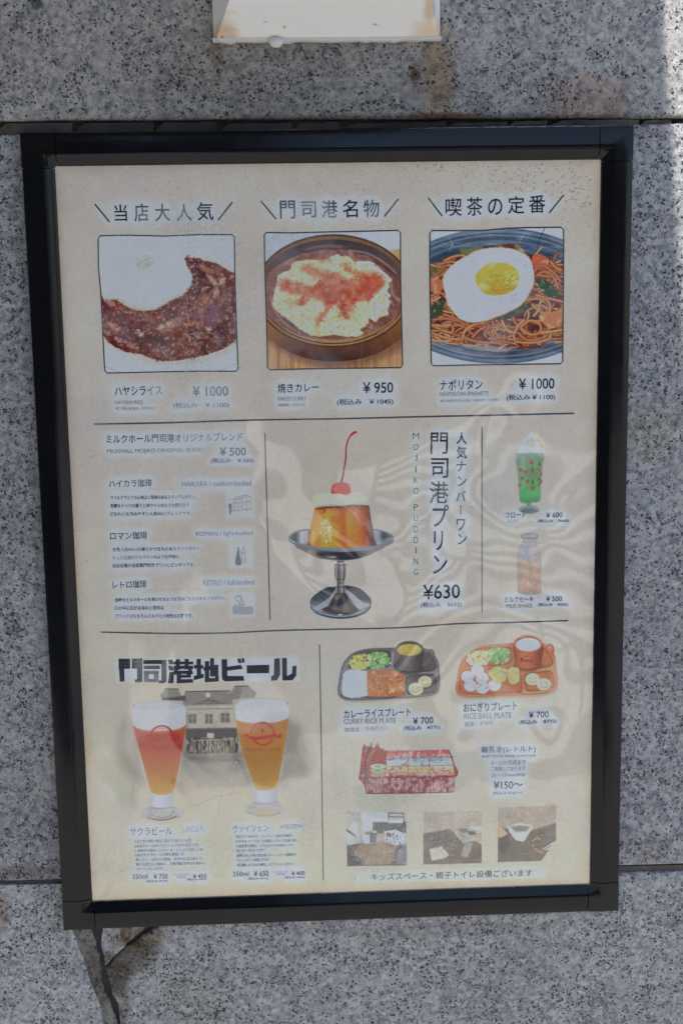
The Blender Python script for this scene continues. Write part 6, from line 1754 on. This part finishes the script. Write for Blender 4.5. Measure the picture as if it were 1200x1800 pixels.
# the heavy block title of the beer panel, stroke by stroke
def bars(rects):
    V_, F_, I_ = [], [], []
    for q in rects:
        n0 = len(V_)
        mx_ = sum(p[0] for p in q) / len(q); my_ = sum(p[1] for p in q) / len(q)
        q = [(p[0] + (1.6 if p[0] > mx_ else -1.6), p[1] + (1.5 if p[1] > my_ else -1.5)) for p in q]
        q2 = [P(*p) for p in k7(q)]
        ar = sum(q2[i][0] * q2[(i + 1) % len(q2)][1] - q2[(i + 1) % len(q2)][0] * q2[i][1] for i in range(len(q2)))
        if ar < 0:
            q2 = q2[::-1]
        y = -0.00018 - 0.0000015 * (len(F_) % 60)
        V_ += [(x_, y, z_ + ZC) for x_, z_ in q2]
        F_.append(tuple(range(n0, n0 + len(q2))))
        for p in k7(q):
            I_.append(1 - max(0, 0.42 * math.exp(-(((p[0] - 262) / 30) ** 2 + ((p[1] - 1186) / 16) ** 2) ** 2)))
    return V_, F_, I_
def R_(x0, y0, x1, y1, sl=0.0):
    return [(x0, y0), (x1, y0 - sl), (x1, y1 - sl), (x0, y1)]
TITLE = {
    'mon': [R_(118, 145, 176, 160), R_(188, 144, 240, 158), R_(118, 164, 172, 178), R_(190, 163, 236, 177), R_(118, 182, 172, 195), R_(190, 181, 236, 194), [(118, 145), (143, 145), (146, 262), (124, 264)], [(214, 144), (240, 143), (240, 262), (226, 268), (204, 266), (204, 252), (216, 250)], R_(158, 148, 176, 194), R_(188, 148, 200, 194)],
    'shi': [R_(248, 152, 368, 170), R_(250, 182, 332, 196), R_(252, 210, 326, 224), R_(252, 252, 326, 266), R_(252, 210, 274, 266), R_(304, 212, 326, 266), [(344, 154), (368, 152), (368, 262), (354, 272), (330, 271), (330, 258), (344, 256)]],
    'ko': [[(378, 150), (398, 150), (408, 172), (384, 172)], [(378, 182), (398, 182), (408, 204), (384, 204)], [(386, 214), (406, 214), (404, 270), (378, 272)], R_(420, 148, 438, 200), R_(466, 146, 484, 198), R_(410, 160, 508, 172), R_(408, 182, 508, 196), R_(424, 208, 496, 222), R_(424, 208, 444, 268), R_(424, 230, 496, 242), R_(476, 208, 496, 242), [(424, 254), (506, 252), (508, 268), (424, 272)], [(480, 196), (498, 196), (508, 222), (496, 224)], [(412, 200), (428, 200), (420, 226), (408, 226)]],
    'chi': [R_(515, 178, 560, 194), [(528, 146), (548, 146), (550, 240), (530, 246)], [(513, 236), (562, 224), (564, 242), (515, 256)], R_(572, 158, 592, 262), R_(600, 142, 618, 236), [(564, 190), (636, 176), (636, 194), (566, 206)], [(622, 178), (640, 176), (640, 226), (630, 236), (618, 234)], [(572, 248), (640, 246), (642, 262), (572, 266)], R_(626, 232, 642, 262)],
    'bi': [[(660, 148), (686, 147), (688, 244), (670, 250), (662, 240)], [(664, 236), (772, 236), (776, 258), (680, 262), (664, 252)], [(686, 188), (760, 178), (768, 196), (688, 206)], [(742, 146), (756, 144), (764, 164), (750, 166)], [(764, 143), (776, 142), (778, 162), (770, 164)]],
    'bo': [[(792, 180), (908, 177), (908, 218), (794, 220)]],
    'ru': [[(938, 144), (964, 143), (966, 226), (948, 256), (922, 258), (922, 236), (936, 228)], [(978, 142), (1004, 141), (1005, 234), (1028, 220), (1030, 184), (1052, 182), (1050, 232), (1030, 256), (980, 257)]]}
V_, F_, I_ = [], [], []
for ch in TITLE.values():
    a_, b_, c_ = bars(ch)
    n0 = len(V_); V_ += a_; F_ += [tuple(i + n0 for i in q) for q in b_]; I_ += c_
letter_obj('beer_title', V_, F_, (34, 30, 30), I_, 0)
# small red wording under the badge of the pale beer
v, f = glyphs('門司港 地ビール工房', 0.0)
for (xl, yl, xr, yr, h) in ((300, 822, 712, 810, 50),):
    lo, hi = v.min(0), v.max(0)
    A = Vector(P(*c8([(xl, yl)])[0])); B = Vector(P(*c8([(xr, yr)])[0])); ex = B - A
    ey = Vector((-ex.y, ex.x)).normalized() * (h / 6.92 * 0.00061)
    letter_obj('badge_lettering', [(A.x + ex.x * (p[0] - lo[0]) / (hi[0] - lo[0]) + ey.x * ((p[1] - lo[1]) / (hi[1] - lo[1]) - .5), -0.00018,
                A.y + ex.y * (p[0] - lo[0]) / (hi[0] - lo[0]) + ey.y * ((p[1] - lo[1]) / (hi[1] - lo[1]) - .5) + ZC) for p in v.tolist()], f, (150, 52, 34), [0.9] * len(v), 0)

def ribbon(name, pts, w, col, parent):
    P2 = [Vector(P(*p)) for p in pts]
    wm = w * 0.00061 / 2
    V_, F_ = [], []
    closed = (P2[0] - P2[-1]).length < 1e-6
    if closed:
        P2 = P2[:-1]
    n = len(P2)
    for i in range(n):
        a = P2[i - 1] if (i > 0 or closed) else P2[i]
        b = P2[(i + 1) % n] if (i < n - 1 or closed) else P2[i]
        d = (b - a).normalized(); nn = Vector((-d.y, d.x))
        V_ += [(P2[i].x + nn.x * wm, -0.00014, P2[i].y + nn.y * wm + ZC), (P2[i].x - nn.x * wm, -0.00014, P2[i].y - nn.y * wm + ZC)]
    for i in range(n if closed else n - 1):
        a, b = 2 * i, 2 * ((i + 1) % n)
        F_.append((a + 1, b + 1, b, a))
    me = bpy.data.meshes.new(name); me.from_pydata(V_, [], F_)
    at = me.attributes.new('ink', 'FLOAT', 'POINT')
    rr = random.Random(len(V_))
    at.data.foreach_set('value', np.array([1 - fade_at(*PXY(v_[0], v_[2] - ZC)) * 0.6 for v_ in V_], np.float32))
    me.update()
    return link_obj(name, me, ink(col), parent)
bi = 0
for nm, pts, w, col in LINES:
    par = poster
    if nm == 'photo_border':
        par = dish[bi]; bi += 1
    ribbon(nm, pts, w, col, par)

# ------------------------------------------------------------------ clear cover: a sheet of glossy film, slack and wavy, with damp behind it
def wave(x, z):
    u, v = x * 10, z * 10
    w1 = 0.9 * math.sin(1.3 * v + 1) + 0.5 * math.sin(2.9 * v - 1.1 * u)
    h = 0.85 * math.sin(2.2 * u + 0.9 * v + w1) + 0.75 * math.sin(1.3 * u - 2.4 * v + 1.3 * math.sin(0.9 * u))
    h += 0.28 * math.sin(5.1 * u + 1.6 * math.sin(1.7 * v) + 2) + 0.24 * math.sin(4.7 * v + 1.9 * math.sin(1.9 * u + 1))
    h += 0.055 * math.sin(12.0 * u + 3.0 * math.sin(2.3 * v) + 3.0 * v) + 0.045 * math.sin(11.0 * v + 3.2 * math.sin(3.1 * u) - 2 * u)
    e = min(1, (0.2915 - abs(x)) / 0.05) * min(1, (0.4150 - abs(z)) / 0.05)
    return WAVE_AMP * h * max(0.0, e)
nx, nz_ = 150, 210
cw, chh = 0.2918, 0.4155
vs, fs = [], []
for j in range(nz_ + 1):
    for i in range(nx + 1):
        x = -cw + 2 * cw * i / nx; z = -chh + 2 * chh * j / nz_
        vs.append((x, -0.0034 + wave(x, z), z + ZC))
for j in range(nz_):
    for i in range(nx):
        a = j * (nx + 1) + i
        fs.append((a, a + 1, a + nx + 2, a + nx + 1))
def schlick(m, f0):
    g = m.n('ShaderNodeNewGeometry')
    d = m.n('ShaderNodeVectorMath', operation='DOT_PRODUCT')
    m.l(g.outputs['Normal'], d.inputs[0]); m.l(g.outputs['Incoming'], d.inputs[1])
    c = m.math('SUBTRACT', 1.0, m.math('ABSOLUTE', d.outputs['Value']), clamp=True)
    return m.math('ADD', f0, m.math('MULTIPLY', m.math('POWER', c, 5.0), 1 - f0), clamp=True)
def film():
    m = N('clear_film')
    m.t.nodes.remove(m.b)
    pos = m.pos()
    tr = m.n('ShaderNodeBsdfTransparent'); tr.inputs[0].default_value = (0.995, 0.995, 0.99, 1)
    gl = m.n('ShaderNodeBsdfGlossy'); gl.inputs['Roughness'].default_value = 0.03; gl.inputs[0].default_value = (1, 1, 1, 1)
    df = m.n('ShaderNodeBsdfDiffuse'); df.inputs[0].default_value = (0.80, 0.81, 0.82, 1)
    fr = schlick(m, 0.072)      # both faces of a thin sheet
    mx = m.n('ShaderNodeMixShader')
    m.l(fr, mx.inputs[0]); m.l(tr.outputs[0], mx.inputs[1]); m.l(gl.outputs[0], mx.inputs[2])
    # damp bloom: patches of mist on the inside
    a = m.noise(pos, 9, 5, 0.6, 0.6); b = m.noise(pos, 420, 3, 0.6)
    k = m.math('MULTIPLY', m.smooth(a.outputs[0], 0.46, 0.70), 0.15)
    k = m.math('MULTIPLY', k, m.math('ADD', 0.5, b.outputs[0]))
    k = m.math('ADD', k, 0.012)
    m2 = m.n('ShaderNodeMixShader')
    m.l(k, m2.inputs[0]); m.l(mx.outputs[0], m2.inputs[1]); m.l(df.outputs[0], m2.inputs[2])
    m.l(m2.outputs[0], m.out.inputs[0])
    return m.m
cover = link_obj('clear_cover', mesh_from('clear_cover', vs, fs, True), film(), frame)

# condensation: small domes of water on the inner face of the film
def drop_mat():
    m = N('water_drops')
    m.t.nodes.remove(m.b)
    tr = m.n('ShaderNodeBsdfTransparent')
    gl = m.n('ShaderNodeBsdfGlossy'); gl.inputs['Roughness'].default_value = 0.08
    df = m.n('ShaderNodeBsdfDiffuse'); df.inputs[0].default_value = (0.7, 0.71, 0.72, 1)
    fr = schlick(m, 0.04)
    a = m.n('ShaderNodeMixShader'); a.inputs[0].default_value = 0.25; m.l(tr.outputs[0], a.inputs[1]); m.l(df.outputs[0], a.inputs[2])
    b = m.n('ShaderNodeMixShader'); m.l(fr, b.inputs[0]); m.l(a.outputs[0], b.inputs[1]); m.l(gl.outputs[0], b.inputs[2])
    m.l(b.outputs[0], m.out.inputs[0])
    return m.m
rnd = random.Random(77)
DZ = [(345, 395, 60, 26, 380), (345, 560, 14, 120, 200), (330, 655, 70, 22, 240), (400, 420, 30, 60, 160), (440, 520, 20, 130, 200), (360, 745, 50, 8, 60), (330, 700, 70, 30, 120),
      (680, 1390, 130, 60, 900), (600, 1400, 40, 90, 300), (760, 1440, 80, 50, 500), (700, 1300, 80, 40, 260), (650, 1500, 60, 50, 300), (230, 1500, 70, 50, 260), (420, 1500, 90, 50, 500),
      (540, 1440, 24, 80, 300), (190, 1510, 30, 40, 160), (330, 1500, 60, 50, 200), (420, 1345, 6, 40, 24), (900, 1430, 90, 30, 200), (250, 1545, 90, 12, 80), (500, 320, 420, 20, 120), (570, 600, 260, 220, 60), (300, 430, 90, 40, 120)]
vs, fs = [], []
for cx, cy, rx, ry, n in DZ:
    for _ in range(n):
        x_, y_ = rnd.gauss(cx, rx * 0.55), rnd.gauss(cy, ry * 0.55)
        if not (118 < x_ < 1030 and 300 < y_ < 1560):
            continue
        a, b = P(x_, y_)
        if abs(a) > cw - .004 or abs(b) > chh - .004:
            continue
        r = min(0.0017, 0.00038 * math.exp(abs(rnd.gauss(0, 0.55))))
        yb_ = -0.0034 + wave(a, b) + 0.00012
        n0 = len(vs); st = rnd.uniform(0.9, 1.5)
        t0 = rnd.uniform(0, 6)
        for ring_, (rr_, hh_) in enumerate(((1.0, 0.0), (0.72, 0.36))):
            for q in range(7):
                t = t0 + 2 * math.pi * q / 7
                vs.append((a + r * rr_ * math.cos(t), yb_ - r * hh_ * 0.9, b + ZC + r * rr_ * st * math.sin(t)))
        vs.append((a, yb_ - r * 0.5, b + ZC))
        for q in range(7):
            q2 = (q + 1) % 7
            fs.append((n0 + q, n0 + q2, n0 + 7 + q2, n0 + 7 + q)); fs.append((n0 + 7 + q, n0 + 7 + q2, n0 + 14))
o = link_obj('condensation_drops', mesh_from('condensation_drops', vs, fs, True), drop_mat(), frame)
o['kind'] = 'stuff'
